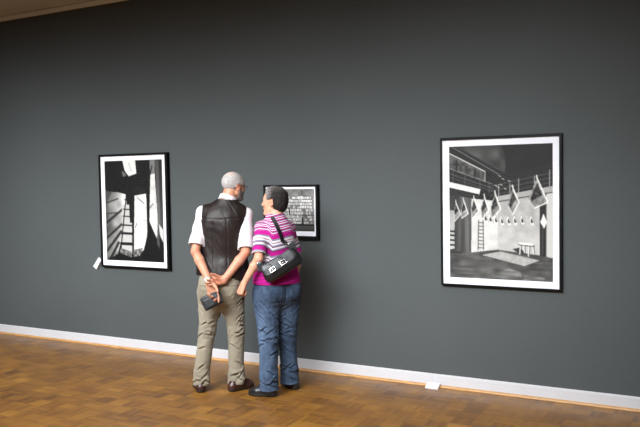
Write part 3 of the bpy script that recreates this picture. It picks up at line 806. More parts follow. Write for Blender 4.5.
# hair: short white crop, thin on the crown; short beard
hf = mH.build(Field(mH.o - .17, mH.o + .17, .0035))
hair = hf.copy()
def cutL(fld, H, g, k=.008): fld.cut(lambda X: (lambda q: g(q))(H.L(X)), k)
hair.disp(lambda X: -.0065 - .0016 * waves(X, 330, 7, 8))
cutL(hair, mH, lambda q: np.maximum(q[1] - (.040 + .25 * (q[2] - .03)), 0) * 0 + (q[1] - .062 + .0 * q[0]))
cutL(hair, mH, lambda q: -.062 - q[2] - .25 * (q[1] + .06) + 0 * q[0])
cutL(hair, mH, lambda q: np.minimum(q[1] + .028, .012 - q[2]) + 0 * q[0])       # clear cheeks and ears
for s_ in (-1, 1): hair.sub(mH.e((s_ * .082, -.006, -.006), (.016, .021, .033)), .004)
m_hairg = attr_mat('short_grey_hair', rough=.75, bump=.6, bscale=260, var=.35, vscale=110, spec=.2)
def hc(vs):
    q = (vs - mH.o) @ mH.F / mH.s; c = np.repeat(np.array([[.40, .375, .365]]), len(vs), 0)
    w = np.clip(1 - np.linalg.norm((q - V(.01, -.05, .10)) / V(.06, .055, .05), axis=1), 0, 1)[:, None] * 1.1; w = np.clip(w, 0, .7)
    c = c * (1 - w) + np.array([.66, .47, .39]) * w
    w = np.clip((-.01 - q[:, 2]) / .05, 0, 1)[:, None] * .55; return c * (1 - w) + np.array([.26, .25, .25]) * w
hair.mesh('hair', m_hairg, man, hc)
bd = hf.copy(); bd.disp(lambda X: -.005 - .0016 * waves(X, 330, 9, 8))
cutL(bd, mH, lambda q: q[2] + .040 - .16 * np.abs(q[0]) * (q[1] < .06) + 0 * q[1]); cutL(bd, mH, lambda q: .012 - q[1] + 0 * q[0] + 0 * q[2])
cutL(bd, mH, lambda q: -.118 - q[2] + 0 * q[0] + 0 * q[1])
bd.sub(mH.e((0, .104, -.0585), (.021, .016, .0075)), .003); bd.sub(mH.e((0, .12, -.02), (.022, .03, .018)), .004)
bd.mesh('beard', simple('grey_beard', (.20, .185, .175, 1), .8, .3, 150, .6, 260, .2), man)
# glasses
gl = empty('glasses', parent=man)
m_wire = simple('dark_wire', (.03, .03, .035, 1), .3, .05, 10, metal=.6); m_lens = m_glass
for s_ in (-1, 1):
    c = V(s_ * .033, .108, .0)
    tube_obj('lens_rim', [mH.P(c + V(.023 * math.cos(a), -.10 * abs(.023 * math.cos(a)), .017 * math.sin(a))) for a in np.linspace(0, 2 * math.pi, 20, endpoint=False)], .0014, m_wire, gl, 6, True)
    P = [mH.P(c + V(.022 * math.cos(a), 0, .016 * math.sin(a))) for a in np.linspace(0, 2 * math.pi, 20, endpoint=False)]
    mesh_obj('lens', P, [tuple(range(20))], m_lens, gl)
    tube_obj('temple_arm', [mH.P(p) for p in ((s_ * .056, .106, .004), (s_ * .074, .09, .006), (s_ * .083, .04, .008), (s_ * .086, .005, .012), (s_ * .087, -.016, .004), (s_ * .086, -.028, -.012))], .0016, m_wire, gl, 6)
tube_obj('bridge', [mH.P(p) for p in ((-.011, .109, .003), (0, .113, .006), (.011, .109, .003))], .0014, m_wire, gl, 6)

# shirt with short sleeves and collar
torso = [(.93, .028, .0, .196, .135, .150), (1.0, .028, .0, .192, .142, .140), (1.10, .028, .005, .186, .142, .126), (1.22, .032, .0, .184, .135, .126), (1.32, .038, -.005, .188, .125, .132),
         (1.40, .046, -.008, .184, .105, .128), (1.455, .053, -.006, .165, .088, .112), (1.495, .060, -.004, .132, .078, .094), (1.53, .070, 0, .090, .07, .078), (1.555, .078, 0, .072, .066, .070)]
def sleeve(f, sh, elb, r0, r1, t=.92, k=.03):
    e = lerp(sh, elb, t); f.add(rc(sh, e + (e - sh) * .35, r0, r1, (nrm(V(0, 1, .3)), .95)), k)
def sleeve_end(f, sh, elb, t, r, tilt=V(0, 0, 0)):
    ax = nrm(np.array(elb) - sh + tilt); e = lerp(sh, elb, t)
    return lambda X: np.where(np.abs(X[0] - e[0]) + 0 * X[1] + 0 * X[2] < .13, dot([X[i] - e[i] for i in range(3)], ax), -1.)
f = Field((-.32, -.30, .96), (.40, .22, 1.60), .005)
f.add(loft(torso), .03)
for sh in (mshL, mshR): f.add(el(sh, (.055, .062, .058)), .03)
f.disp(lambda X: .004 * waves(X, 26, 3, 6, (1, 1, .7)) + .0018 * waves(X, 60, 5, 6))
add_sleeve(f, mshL, melL, .84, .050, .066, mid=.058); add_sleeve(f, mshR, melR, .90, .050, .062, mid=.056)
f.sub(rc((.065, -.005, 1.52), (.095, .0, 1.62), .060, .062), .004)
m_shirt = simple('white_cotton', (.64, .595, .62, 1), .85, .04, 8, .25, 120, .2, sheen=.1)
mshirt_f = f
shirt = f.mesh('shirt', m_shirt, man)
g = Field((-.04, -.12, 1.48), (.20, .12, 1.64), .0035)
g.add(rc((.068, -.008, 1.50), (.096, .0, 1.60), .086, .068, (nrm(V(0, 1, -.1)), 1.0)), .01)
ax = nrm(V(.028, .012, .09))
g.cut(lambda X: dot([X[0] - .085, X[1], X[2] - 1.582], ax) + .10 * X[1], .004); g.cut(lambda X: -dot([X[0] - .075, X[1], X[2] - 1.532], ax) - .22 * X[1], .003)
g.sub(rc((.062, -.005, 1.46), (.103, .004, 1.64), .064, .064), .003)
g.sub(bx((.115, .11, 1.53), (.02, .06, .09), frame(-.5), .004), .01)
g.mesh('collar', m_shirt, shirt)

# black leather vest
vt = [(z, cx, cy, rx + .012 + (.012 if z < 1.05 else 0), a + .016, b + .014) for z, cx, cy, rx, a, b in torso]
vt = [(.86, .028, 0, .212, .15, .168)] + vt
f = Field((-.26, -.24, .88), (.34, .22, 1.60), .005)
f.add(loft(vt, p=2.2), .02)
f.add(rc((-.085, -.005, 1.462), (.195, -.005, 1.440), .056, .056), .05)
f.disp(lambda X: .007 * waves(X, 26, 13, 6, (1.4, 1.4, .28)) + .0035 * waves(X, 55, 15, 6, (1.2, 1.2, .5), True) + .003 * waves(X, 30, 17, 5, (.4, .4, 1.6)))
# hem dips to the right; armholes; neck
f.cut(lambda X: (.955 - .16 * (X[0] - .03) - X[2]) * 1. + .03 * np.cos((X[0] - .03) * 9) - .03 + 0 * X[1], .003)
for s_, c in ((-1, mshL), (1, mshR)):
    f.sub(loft([(1.20, 0, 0, .01, .03, .03), (1.24, 0, 0, .055, .075, .085), (1.32, 0, 0, .064, .09, .105), (1.42, 0, 0, .058, .09, .11), (1.60, 0, 0, .050, .09, .11)], None, (.050 + s_ * .238, 0, 0), 2), .006)
f.sub(rc((.068, -.004, 1.53), (.098, .002, 1.63), .076, .092), .004)
f.sub(bx((.05, .20, 1.44), (.05, .12, .13), frame(0, -.3), .01), .02)
# yoke seam and a centre back seam pressed in
def groove(X):
    a = np.exp(-((X[2] - 1.405 + .04 * (X[0] - .03) ** 2) / .005) ** 2) * (X[1] < 0)
    b = (np.exp(-((X[0] - .085) / .004) ** 2) + np.exp(-((X[0] + .03) / .004) ** 2)) * (X[2] < 1.40) * (X[1] < 0)
    return .004 * a + .003 * b
f.disp(groove)
m_vest = simple('black_leather', (.014, .009, .008, 1), .48, .3, 9, .22, 60, .32, coat=.0)
vest = f.mesh('vest', m_vest, man)
vest_f = f

# khaki trousers
f = Field((-.27, -.20, .015), (.28, .22, 1.04), .005)
f.add(loft([(.60, .012, .0, .03, .03, .03), (.66, .012, .0, .09, .07, .07), (.72, .015, .0, .155, .105, .12), (.78, .015, .0, .180, .125, .148), (.86, .016, .0, .182, .13, .150), (.94, .018, .0, .178, .13, .135), (1.03, .02, 0, .175, .13, .12)], p=2.5), .03)
for s_ in (-1, 1): f.add(el((.016 + s_ * .082, -.075, .865), (.088, .082, .105)), .03)
for h, k, a, w in ((mhl, mkl, mal, 0), (mhr, mkr, mar, 1)):
    top = V((h[0] - .015) * .92 + .015, 0, .80); hem = V(a[0], a[1] + .012, .01)
    f.add(rc(top, V(k[0], k[1] - .02, k[2] + .02), .103, .064), .035); f.add(rc(V(k[0], k[1] - .02, k[2] + .02), hem + V(0, 0, .13), .064, .061), .03)
    f.add(rc(hem + V(0, 0, .13), hem, .061, .069), .02)
    for i in range(3):   # breaks stacked over the shoe
        z = .055 + .035 * i; an = 1.5 * i + w
        f.add(rc(V(hem[0] - .05, hem[1] - .03 * math.cos(an), z), V(hem[0] + .05, hem[1] - .045, z + .02 * math.sin(an + 1)), .010, .010), .03)
f.sub(rc((.008, -.16, .62), (.008, .16, .62), .012, .012), .03)
def kfold(X):
    kn = np.exp(-((X[2] - .46) / .12) ** 2) + .9 * np.exp(-((X[2] - .12) / .10) ** 2) + .75 * np.exp(-((X[2] - .76) / .09) ** 2)
    return .0050 * kn * waves(X, 75, 21, 7, (.75, .75, 1.0), True) + .0050 * waves(X, 26, 23, 6, (1.3, 1.3, .5)) + .0030 * waves(X, 55, 27, 7, (1, 1, .7), True)
f.disp(kfold)
creases(f, leg_folds(mhl, mkl, mal, 3) + leg_folds(mhr, mkr, mar, 8), 1)
f.disp(lambda X: .006 * np.exp(-((X[0] - .014) / .008) ** 2) * np.exp(-((X[2] - .84) / .12) ** 2) * (X[1] < 0))
f.cut(lambda X: .052 - X[2] + .12 * (X[1] + .05) * (X[1] > -.05) + 0 * X[0], .003)
for a in (mal, mar): f.sub(rc((a[0], a[1] + .012, -.02), (a[0], a[1] + .012, .075), .054, .046), .004)
m_khaki = simple('khaki_cotton', (.275, .245, .185, 1), .85, .10, 10, .25, 150, .2, sheen=.1)
tro_f = f
tro = f.mesh('trousers', m_khaki, man)
m_khaki2 = simple('khaki_pocket', (.24, .21, .155, 1), .85, .08, 10, .25, 150, .2)
for s_ in (-1, 1):
    p = f.copy(); p.disp(lambda X: -.0028)
    cx = .016 + s_ * .098
    p.cut(lambda X: np.maximum(np.maximum(np.abs(X[0] - cx) - .062, np.abs(X[2] - .875 - .05 * s_ * (X[0] - cx)) - .009), X[1] + .02), .002)
    p.mesh('pocket_welt', m_khaki2, tro)
m_brown = simple('brown_leather', (.045, .016, .011, 1), .4, .3, 14, .2, 60, .5, coat=.2)
shoe(man, (-.152, -.112), (-.215, .160), m_brown, m_rubber, .050, hi=.09)
shoe(man, (.072, -.092), (.242, .085), m_brown, m_rubber, .049, hi=.09)

# wristwatch on the left wrist
ws = empty('wristwatch', parent=man); ad = nrm(mwrL - melL); c = mwrL - ad * .012
u_ = nrm(np.cross(ad, V(0, 1, 0))); v_ = np.cross(ad, u_)
vs = []; fs = []
for i in range(24):
    a = 2 * math.pi * i / 24; d = u_ * math.cos(a) + v_ * math.sin(a)
    for rr, hh in ((.0300, -.009), (.0325, -.009), (.0325, .009), (.0300, .009)): vs.append(c + d * rr + ad * hh)
for i in range(24):
    j = (i + 1) % 24
    for k in range(4): fs.append((i * 4 + k, i * 4 + (k + 1) % 4, j * 4 + (k + 1) % 4, j * 4 + k))
mesh_obj('watch_strap', vs, fs, simple('steel_strap', (.55, .52, .48, 1), .3, .2, 60, metal=.8), ws)
wd = nrm(V(-.35, -1, .2) - ad * (V(-.35, -1, .2) @ ad))
bm = bmesh.new(); Mx = Matrix.Translation(Vector(c + wd * .035)) @ Vector(wd).to_track_quat('Z', 'Y').to_matrix().to_4x4()
bmesh.ops.create_cone(bm, cap_ends=True, segments=24, radius1=.018, radius2=.016, depth=.008, matrix=Mx)
bm_obj('watch_case', bm, simple('watch_face', (.8, .8, .8, 1), .2, .02, 5, metal=.3), ws)

# black pouch in his left hand
po = empty('hand_pouch', (0, 0, 0), 0)
pc = V(-.034, -.224, .768); PF = frame(.12, math.radians(-8), 0) @ np.array(Matrix.Rotation(math.radians(-25), 3, 'Y'))
wm = Matrix.Translation((-3.6249, -.8273, 0)) @ Matrix.Rotation(YAW, 4, 'Z')
po.matrix_world = wm @ Matrix.Translation(Vector(pc))
tag(po, 'small black zipped pouch hanging from the fingers of the man in the leather vest', 'pouch')
m_pouch = simple('black_nylon', (.020, .023, .028, 1), .5, .2, 20, .4, 250, .5)
g = Field((-.11, -.06, -.09), (.11, .06, .09), .003)
g.add(bx((0, 0, 0), (.080, .022, .056), PF, .014), .003); g.add(bx(PF @ V(0, -.020, -.008), (.062, .010, .035), PF, .008), .008)
for x in (-.022, .022): g.sub(rc(PF @ V(x, -.031, -.05), PF @ V(x, -.031, .05), .003, .003), .004)
g.disp(lambda X: .0015 * waves(X, 60, 3))
pb = g.mesh('pouch_body', m_pouch, po)
tube_obj('zip', [PF @ V(x, z0, .040) for x, z0 in ((-.071, 0), (-.064, -.0245), (0, -.0262), (.064, -.0245), (.071, 0))], .0022, simple('zip_metal', (.12, .13, .14, 1), .35, .1, 60, metal=.7), po, 6)
tube_obj('wrist_loop', [PF @ V(.060, 0, .03), PF @ V(.068, .0, .06), PF @ V(.055, .004, .095), PF @ V(.035, .006, .10), PF @ V(.038, .004, .06), PF @ V(.05, 0, .035)], .0035, m_pouch, po, 6)

# ================================================================== the woman
wom = empty('person', (-3.1914, -.6719, 0), YAW)
tag(wom, 'short-haired woman in magenta striped top and blue jeans, black handbag on shoulder', 'person')
WB = frame(math.radians(32))            # body turned to her left
wH = Head((.006, .02, 1.527), frame(math.radians(70), math.radians(3), 0), .95, True)
def wb(x, y, z): return WB @ V(x, y, 0) + V(.012, 0, z)
wshL, wshR = wb(-.128, .0, 1.325), wb(.125, .0, 1.315)
welL, wwrL = V(-.112, -.195, 1.095), V(-.232, -.165, .900)
welR, wwrR = V(.178, .09, 1.06), V(.155, .18, .87)
whl, whr = wb(-.095, 0, .90), wb(.095, 0, .90)
wkl, wkr = V(-.052, -.10, .45), V(.088, .055, .45)
wal, war = V(-.040, -.150, .09), V(.112, .045, .09)
f = Field((-.36, -.34, -.01), (.36, .36, 1.68), .004)
f.add(loft([(.70, 0, 0, .09, .07, .07), (.78, 0, 0, .140, .09, .10), (.88, 0, 0, .145, .09, .105), (1.0, 0, 0, .14, .10, .09), (1.12, 0, 0, .135, .11, .09), (1.25, 0, 0, .14, .105, .095), (1.33, 0, 0, .125, .08, .09),
            (1.37, 0, -.005, .085, .06, .07), (1.42, 0, 0, .06, .05, .055)], WB, (.012, 0, 0)), .03)
for sh in (wshL, wshR): f.add(el(sh, (.040, .042, .042)), .03)
for q in (-1, 1): f.add(el(wb(q * .075, .085, 1.20), (.062, .055, .062)), .03)
f.add(rc(wb(0, -.01, 1.38), wb(.004, .0, 1.44), .058, .050), .03); f.add(rc(wb(.004, .0, 1.44), wH.P((0, -.03, -.05)), .050, .051), .02)
wH.build(f)
arm(f, wshL, welL, wwrL, (.040, .039, .034, .036, .024)); arm(f, wshR, welR, wwrR, (.040, .039, .034, .036, .024))
f.add(rc(welL, welL + V(.006, -.01, 0), .028, .024), .012)
wtl = hand(f, wwrL, (-.38, .06, -.90), (-.70, -.66, .25), False, ((66, 78, 50), (70, 80, 50), (72, 82, 50), (74, 82, 50)), .92, (.12, .50))
hand(f, wwrR, (-.05, .25, -.95), (.85, -.4, 0), True, ((25, 30, 20), (28, 34, 22), (30, 36, 24), (34, 38, 24)), .9, (.4, .3))
for h, k, a in ((whl, wkl, wal), (whr, wkr, war)):
    f.add(rc(h - V(0, 0, .04), k, .072, .05), .03); f.add(rc(k, lerp(k, a, .35), .048, .048), .02); f.add(rc(lerp(k, a, .35), a, .048, .030), .02)
f.add(rc(wal + V(0, 0, -.02), V(-.16, -.125, .040), .032, .024), .02); f.add(rc(war + V(0, 0, -.02), V(.045, .15, .040), .032, .024), .02)
wom_body = f
wskin = srgb(204, 154, 128)
f.mesh('body', m_skin, wom, skin_col(wskin, wH, red=[(welL, .08, .7), (wwrL + V(-.05, 0, -.08), .08, .55), (wtl[0], .06, .4), (wtl[2], .06, .4), (wH.P((.05, .03, -.03)), .05, .3)], lipc=(.42, .12, .12)))

# short dark hair, greying at the temples
hf = wH.build(Field(wH.o - .18, wH.o + .18, .0035))
for c_, r_ in (((0, -.020, .040), (.080, .094, .088)), ((0, -.045, -.010), (.070, .066, .078)), ((0, .015, .06), (.070, .070, .068))): hf.add(wH.e(c_, r_), .02)
hair = hf
hair.disp(lambda X: -.007 - .0040 * waves(X, 120, 31, 8, (1, 1, .45), True) - .0015 * waves(X, 300, 33, 6))
cutL(hair, wH, lambda q: q[1] - .058 - .30 * (q[2] - .07) + 0 * q[0], .012)
cutL(hair, wH, lambda q: -.088 - q[2] - .30 * (q[1] + .06) + 0 * q[0], .010)
cutL(hair, wH, lambda q: np.minimum(q[1] + .018, .022 - q[2] - .3 * (q[1] - .02)) + 0 * q[0], .012)
for s_ in (-1, 1): hair.sub(wH.e((s_ * .084, -.002, -.006), (.020, .022, .034)), .006)
def whc(vs):
    q = (vs - wH.o) @ wH.F / wH.s; c = np.repeat(np.array([[.020, .017, .016]]), len(vs), 0)
    w = np.clip((q[:, 1] + .015) / .07 + .25 * np.sin(q[:, 2] * 260 + 40 * q[:, 1]) * .6, 0, 1)[:, None] * .75; c = c * (1 - w) + np.array([.33, .31, .30]) * w
    w = np.clip((q[:, 2] - .085) / .05, 0, 1)[:, None] * .45; return c * (1 - w) + np.array([.15, .14, .135]) * w
hair.mesh('hair', attr_mat('short_dark_hair', rough=.75, bump=.7, bscale=200, var=.45, vscale=120, spec=.15, stretch=(1, 1, .3)), wom, whc)

# striped top
m_top, N, L, P = new_mat('striped_jersey')
def C3(r, g, b): return srgb(r, g, b)
MAG, WHT, GRY, DRK, LIL = C3(166, 20, 122), C3(212, 204, 212), C3(118, 118, 138), C3(104, 18, 62), C3(160, 140, 165)
def ramp(seq, inp):
    n = N.new('ShaderNodeValToRGB'); n.color_ramp.interpolation = 'CONSTANT'; e = n.color_ramp.elements
    tot = sum(w for w, _ in seq); p = 0
    for i, (w, c) in enumerate(seq):
        x = e[i] if i < 2 else e.new(p / tot)
        x.position = p / tot; x.color = c; p += w
    L.new(inp, n.inputs['Fac']); return n.outputs['Color']
at = N.new('ShaderNodeAttribute'); at.attribute_name = 'stripe'
def mth(op, a, b):
    n = N.new('ShaderNodeMath'); n.operation = op
    for i, v in enumerate((a, b)):
        if isinstance(v, (int, float)): n.inputs[i].default_value = v
        else: L.new(v, n.inputs[i])
    return n.outputs[0]
fr = lambda per, off: mth('FRACT', mth('DIVIDE', mth('ADD', at.outputs['Fac'], off), per), 0)
body_seq = [(34, MAG), (12, GRY), (16, WHT), (6, DRK), (14, WHT), (12, GRY), (6, DRK), (15, WHT), (9, GRY), (6, DRK)]
c1 = ramp(body_seq, fr(.130, .0))
c2 = ramp([(9, MAG), (6, WHT), (5, DRK), (7, MAG), (6, GRY), (5, WHT)], fr(.040, .0))
c3 = ramp([(22, MAG), (5, DRK)], fr(.027, .0))
def mixc(a, b, fac):
    n = N.new('ShaderNodeMix'); n.data_type = 'RGBA'; L.new(fac, n.inputs[0]); L.new(a, n.inputs[6]); L.new(b, n.inputs[7]); return n.outputs[2]
# the attribute counts metres down from the neck
lo_ = mth('LESS_THAN', at.outputs['Fac'], .130); hi_ = mth('GREATER_THAN', at.outputs['Fac'], .405)
cc_ = mixc(mixc(c1, c2, lo_), c3, hi_); L.new(cc_, P.inputs['Base Color']); P.inputs['Roughness'].default_value = .85; P.inputs['Specular IOR Level'].default_value = .2
f = Field((-.30, -.28, .84), (.36, .32, 1.46), .005)
f.add(loft([(.84, 0, 0, .200, .150, .180), (.92, 0, 0, .193, .144, .168), (1.02, 0, 0, .172, .13, .128), (1.12, 0, 0, .164, .13, .118), (1.25, 0, -.002, .164, .135, .122), (1.31, 0, -.005, .150, .11, .118),
            (1.36, 0, -.006, .122, .088, .10), (1.405, 0, -.005, .086, .070, .08), (1.435, 0, -.003, .066, .06, .064)], WB, (.012, 0, 0)), .03)
for q in (-1, 1): f.add(el(wb(q * .075, .09, 1.20), (.068, .058, .066)), .03)
for sh in (wshL, wshR): f.add(el(sh, (.050, .054, .052)), .03)
f.disp(lambda X: .0035 * waves(X, 30, 43, 6, (.8, .8, 1)) + .0035 * waves(X, 34, 45, 6, (.5, .5, 1.3)) * (X[2] < 1.15))
f.cut(lambda X: .880 - X[2] + 0 * X[0] + 0 * X[1], .003)
add_sleeve(f, wshL, welL, .86, .049, .060, .008, mid=.054); add_sleeve(f, wshR, welR, .84, .044, .052, .008, mid=.048)
f.sub(rc(wb(0, -.002, 1.415), wb(.004, .01, 1.52), .056, .072), .004)
def stripe(vs):
    s = 1.405 - vs[:, 2] + .20 * (vs[:, 0] - .02) * 1.0
    for sh, e in ((wshL, welL), (wshR, welR)):
        ax = nrm(e - sh); d = vs - sh; t = d @ ax; rad = np.linalg.norm(d - t[:, None] * ax, axis=1)
        out = (vs - sh) @ (WB @ V(-1 if sh is wshL else 1, 0, 0))
        w = np.clip((out + .045) / .03, 0, 1) * np.clip((.11 - rad) / .02, 0, 1) * (vs[:, 2] > 1.05)
        s = s * (1 - w) + (t + .085) * w
    return s
top = f.mesh('striped_top', m_top, wom, None, {'stripe': stripe}); top_f = f

# blue jeans
f = Field((-.28, -.30, .01), (.30, .26, .96), .005)
f.add(loft([(.62, 0, 0, .03, .03, .03), (.68, 0, 0, .10, .08, .08), (.73, 0, 0, .155, .11, .13), (.78, 0, 0, .180, .13, .155), (.86, 0, 0, .180, .13, .150), (.95, 0, 0, .168, .125, .125)], WB, (.012, 0, 0), 2.4), .03)
for q in (-1, 1): f.add(el(wb(q * .080, -.075, .835), (.095, .09, .105)), .03)
for h, k, a, w in ((whl, wkl, wal, 0), (whr, wkr, war, 1)):
    top_ = V(h[0], h[1], .78); hem = V(a[0] - .012, a[1] + (0 if w else .0), .01)
    fl = (nrm(V(.25, 1, 0)), 1.0)
    f.add(rc(top_, k, .112, .078), .04); f.add(rc(k, hem + V(0, 0, .15), .077, .070), .03); f.add(rc(hem + V(0, 0, .15), hem, .070, .080), .02)
f.disp(lambda X: .009 * np.exp(-(dot([X[0] - .012, X[1], 0 * X[2]], WB[:, 0]) / .010) ** 2) * np.exp(-((X[2] - .80) / .11) ** 2) * (dot([X[0] - .012, X[1], 0 * X[2]], WB[:, 1]) < 0))
def jfold(X):
    kn = np.exp(-((X[2] - .45) / .13) ** 2) + .8 * np.exp(-((X[2] - .12) / .12) ** 2) + .8 * np.exp(-((X[2] - .68) / .10) ** 2)
    return .0050 * kn * waves(X, 72, 51, 7, (.75, .75, 1), True) + .0050 * waves(X, 24, 53, 6, (1.3, 1.3, .5)) + .0030 * waves(X, 52, 57, 7, (1, 1, .7), True)
f.disp(jfold)
creases(f, leg_folds(whl, wkl, wal, 13, .10, .078, .074) + leg_folds(whr, wkr, war, 28, .10, .078, .074), 1)
f.cut(lambda X: .050 - X[2] + 0 * X[0] + 0 * X[1], .003)
for a in (wal, war): f.sub(rc((a[0] - .012, a[1], -.02), (a[0] - .012, a[1], .075), .066, .056), .004)
def denim():
    m, N, L, P = new_mat('blue_denim')
    tc = N.new('ShaderNodeTexCoord'); at = N.new('ShaderNodeAttribute'); at.attribute_name = 'fade'
    nz = N.new('ShaderNodeTexNoise'); nz.inputs['Scale'].default_value = 22; nz.inputs['Detail'].default_value = 6; nz.inputs['Roughness'].default_value = .7
    mp = N.new('ShaderNodeMapping'); mp.inputs['Scale'].default_value = (1, 1, .55); L.new(tc.outputs['Object'], mp.inputs['Vector']); L.new(mp.outputs[0], nz.inputs['Vector'])
    ad = N.new('ShaderNodeMath'); ad.operation = 'ADD'; L.new(nz.outputs['Fac'], ad.inputs[0]); L.new(at.outputs['Fac'], ad.inputs[1])
    cr = N.new('ShaderNodeValToRGB'); cr.color_ramp.elements[0].position = .30; cr.color_ramp.elements[1].position = 1.0
    cr.color_ramp.elements[0].color = (.010, .019, .040, 1); cr.color_ramp.elements[1].color = (.095, .145, .235, 1)
    L.new(ad.outputs[0], cr.inputs['Fac']); L.new(cr.outputs[0], P.inputs['Base Color']); P.inputs['Roughness'].default_value = .85; P.inputs['Specular IOR Level'].default_value = .2
    n2 = N.new('ShaderNodeTexNoise'); n2.inputs['Scale'].default_value = 180; L.new(tc.outputs['Object'], n2.inputs['Vector'])
    b = N.new('ShaderNodeBump'); b.inputs['Strength'].default_value = .3; b.inputs['Distance'].default_value = .003; L.new(n2.outputs['Fac'], b.inputs['Height']); L.new(b.outputs[0], P.inputs['Normal'])
    return m
m_jean = denim()
def fade(vs):
    r = .05 + .22 * np.exp(-((vs[:, 2] - .42) / .16) ** 2) * np.clip(-(vs[:, 0]) / .08, 0, 1) + .10 * np.exp(-((vs[:, 2] - .62) / .14) ** 2) + .08 * (vs[:, 2] < .3)
    r += .18 * np.exp(-((vs[:, 0] + .115) / .018) ** 2) * (vs[:, 2] < .6) + .22 * np.exp(-((vs[:, 2] - .056) / .012) ** 2)
    return r
jeans_f = f
jeans = f.mesh('jeans', m_jean, wom, None, {'fade': fade})
for s_ in (-1, 1):
    p = f.copy(); p.disp(lambda X: -.003); c = wb(s_ * .085, -.12, .805)
    p.cut(lambda X: np.maximum(np.maximum(np.abs(dot([X[0] - c[0], X[1] - c[1], 0 * X[2]], WB[:, 0])) - .052, np.abs(X[2] - c[2]) - .06 + 0 * X[0]), dot([X[0] - .012, X[1], 0 * X[2]], WB[:, 1]) + .03), .002)
    p.mesh('back_pocket', m_jean, jeans, None, {'fade': lambda vs: .06 + 0 * vs[:, 0]})
m_black = simple('black_shoe_leather', (.012, .012, .014, 1), .38, .2, 14, .2, 60, .5, coat=.15)
shoe(wom, (.014, -.172), (-.222, -.105), m_black, m_rubber, .042, hi=.09)
shoe(wom, (.165, .000), (.035, .205), m_black, m_rubber, .042, hi=.09)

# ================================================================== black handbag
bag = empty('handbag'); bo = V(.066, -.205, 1.047)
wmw = Matrix.Translation((-3.1914, -.6719, 0)) @ Matrix.Rotation(YAW, 4, 'Z')
bag.matrix_world = wmw @ Matrix.Translation(Vector(bo))
tag(bag, 'black leather shoulder handbag with two silver buckles slung behind the woman in stripes', 'handbag')
BF = frame(math.radians(16)) @ np.array(Matrix.Rotation(math.radians(-30), 3, 'Y'))
m_bag = simple('black_bag_leather', (.009, .009, .010, 1), .32, .3, 12, .3, 60, .45, coat=.25)
m_bag2 = simple('grey_bag_suede', (.035, .038, .044, 1), .42, .3, 12, .4, 90, .5)
m_chrome = simple('chrome', (.85, .85, .86, 1), .18, .02, 10, metal=1)
B = lambda x, y, z: BF @ V(x, y, z)
g = Field((-.22, -.13, -.19), (.22, .14, .19), .004)
g.add(loft([(-.070, 0, 0, .150, .042, .050), (-.045, 0, 0, .168, .05, .058), (.0, 0, 0, .166, .046, .052), (.045, 0, 0, .154, .032, .036), (.070, 0, 0, .142, .016, .02)], BF, (0, 0, 0), 3.4), .005)
g.disp(lambda X: .004 * waves(X, 40, 61, 6) + .002 * waves(X, 90, 63, 6))
g.mesh('bag_body', m_bag, bag); bag_f = g
p = g.copy(); p.disp(lambda X: -.004)
def flapcut(X):
    q = [dot(X, BF[:, i]) for i in range(3)]
    return np.maximum(np.maximum(-.002 - q[2], np.abs(q[0] + .02) - .135), q[1] - .01)
p.cut(flapcut, .004); p.mesh('flap', m_bag2, bag)
p = g.copy(); p.disp(lambda X: -.005)
p.cut(lambda X: (lambda q: np.maximum(np.maximum(q[2] - .004 , -.052 - q[2]), np.maximum(np.abs(q[0] + .02) - .13, q[1])))([dot(X, BF[:, i]) for i in range(3)]), .004)
p.mesh('front_pocket', m_bag, bag)
for x in (-.088, .012):
    p = g.copy(); p.disp(lambda X: -.0085)
    p.cut(lambda X: (lambda q: np.maximum(np.maximum(np.abs(q[0] - x) - .016, np.abs(q[2] - .022) - .040), q[1]))([dot(X, BF[:, i]) for i in range(3)]), .002)
    tab = p.mesh('buckle_tab', m_bag, bag)
    pts = []
    for dx, dz in ((-.023, -.020), (.023, -.020), (.023, .018), (-.023, .018)):
        q = g.push(B(x + dx, -.06, dz + .024), .011); pts.append(q)
    ring = []
    for i in range(4): ring += [lerp(pts[i], pts[(i + 1) % 4], t) for t in (.08, .5, .92)]
    bk = tube_obj('buckle', ring, .0042, m_chrome, bag, 8, True)
    tube_obj('prong', [lerp(pts[0], pts[3], .5), lerp(pts[1], pts[2], .5) + B(0, -.003, 0)], .0028, m_chrome, bk, 6)
# end tabs with chrome rings
rings = []
for sx in (-1, 1):
    e0 = B(sx * .142, -.002, .060); e1 = B(sx * .147, .0, .094)
    g2 = Field(np.minimum(e0, e1) - .05, np.maximum(e0, e1) + .05, .0035); g2.add(bx(lerp(e0, e1, .4), (.026, .006, .034), BF, .005), .003)
    g2.mesh('strap_tab', m_bag2, bag)
    rc_ = B(sx * .143, 0, .102); rings.append(rc_)
    tube_obj('strap_ring', [rc_ + B(.017 * math.cos(a), 0, .011 * math.sin(a)) for a in np.linspace(0, 2 * math.pi, 16, endpoint=False)], .0032, m_chrome, bag, 8, True)
def ribbon(name, pts, outs, w, th, mat, parent):
    P = [np.array(p, float) for p in pts]; N_ = len(P); vs = []; fs = []
    for i in range(N_):
        t = nrm(P[min(i + 1, N_ - 1)] - P[max(i - 1, 0)]); o = nrm(outs[i] - t * (outs[i] @ t)); s = np.cross(t, o)
        for a, b in ((-w, 0), (w, 0), (w, th), (-w, th)): vs.append(P[i] + s * a + o * b)
    for i in range(N_ - 1):
        for k in range(4): fs.append((i * 4 + k, i * 4 + (k + 1) % 4, i * 4 + 4 + (k + 1) % 4, i * 4 + 4 + k))
    fs += [(3, 2, 1, 0), tuple((N_ - 1) * 4 + k for k in range(4))]
    o = mesh_obj(name, vs, fs, mat, parent)
    bm = bmesh.new(); bm.from_mesh(o.data); bmesh.ops.recalc_face_normals(bm, faces=bm.faces); bm.to_mesh(o.data); bm.free(); return o
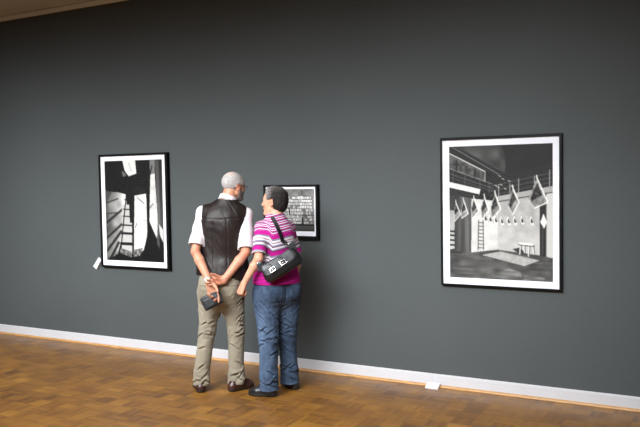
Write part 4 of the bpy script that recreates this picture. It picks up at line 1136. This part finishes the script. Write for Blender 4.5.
def catmull(P, n=8):
    P = [np.array(p, float) for p in P]; P = [2 * P[0] - P[1]] + P + [2 * P[-1] - P[-2]]; out = []
    for i in range(1, len(P) - 2):
        for k in range(n):
            t = k / n; a, b, c, d = P[i - 1:i + 3]
            out.append(.5 * (2 * b + (c - a) * t + (2 * a - 5 * b + 4 * c - d) * t * t + (3 * b - a - 3 * c + d) * t ** 3))
    out.append(P[-2]); return out
rR, rL = bo + rings[1], bo + rings[0]
guide = [rR, (.108, -.165, 1.21), (.072, -.15, 1.28), (.035, -.13, 1.345), (.000, -.09, 1.395), (-.045, -.01, 1.41), (-.09, .06, 1.36), (-.13, .08, 1.27), (-.165, .03, 1.18), (-.150, -.05, 1.12), (-.125, -.14, 1.09), rL]
path = catmull(guide, 6); n_ = len(path); outp = []; outs = []
for i, p in enumerate(path):
    e = min(i, n_ - 1 - i)
    d = top_f.sample(p); g_ = top_f.grad(p)
    q = top_f.push(p, .004) if e >= 4 and (d < .004 or (6 <= i <= n_ - 16)) else p
    outp.append(q - bo); outs.append(g_ if e >= 3 else V(0, -1, .2))
for _ in range(2): outp = [outp[0]] + [(outp[i - 1] + 2 * outp[i] + outp[i + 1]) / 4 for i in range(1, n_ - 1)] + [outp[-1]]
for i in range(n_):
    if min(i, n_ - 1 - i) >= 3 and top_f.sample(outp[i] + bo) < .003: outp[i] = top_f.push(outp[i] + bo, .0035) - bo
ribbon('shoulder_strap', outp, outs, .0155, .004, m_bag, bag)


# ------------------------------------------------------------------ light
def area(name, loc, size, power, col=(1, .97, .93), rot=(0, 0, 0), spread=math.pi):
    l = bpy.data.lights.new(name, 'AREA'); l.shape = 'RECTANGLE'; l.size, l.size_y = size; l.energy = power; l.color = col; l.spread = spread
    o = link(bpy.data.objects.new(name, l)); o.location = loc; o.rotation_euler = rot; return o
area('unseen_area_lamp', (-4.2, -4.3, 3.38), (7.4, 1.9), 190, (.95, .98, 1.0), (math.radians(64), 0, 0), math.radians(58))  # unseen wall washer, tilted and narrowed so the wall is brightest mid-height
area('unseen_area_lamp', (-3.4, -3.4, 3.5), (7, 3.0), 195, (.97, .98, 1.0), (0, 0, 0), math.radians(118))  # unseen overhead fill, added for the floor and the figures
w = bpy.data.worlds.new('world'); S.world = w; w.use_nodes = True
w.node_tree.nodes['Background'].inputs[0].default_value = (.5, .5, .5, 1); w.node_tree.nodes['Background'].inputs[1].default_value = .2
S.view_settings.view_transform = 'Standard'; S.view_settings.look = 'None'; S.view_settings.exposure = 0
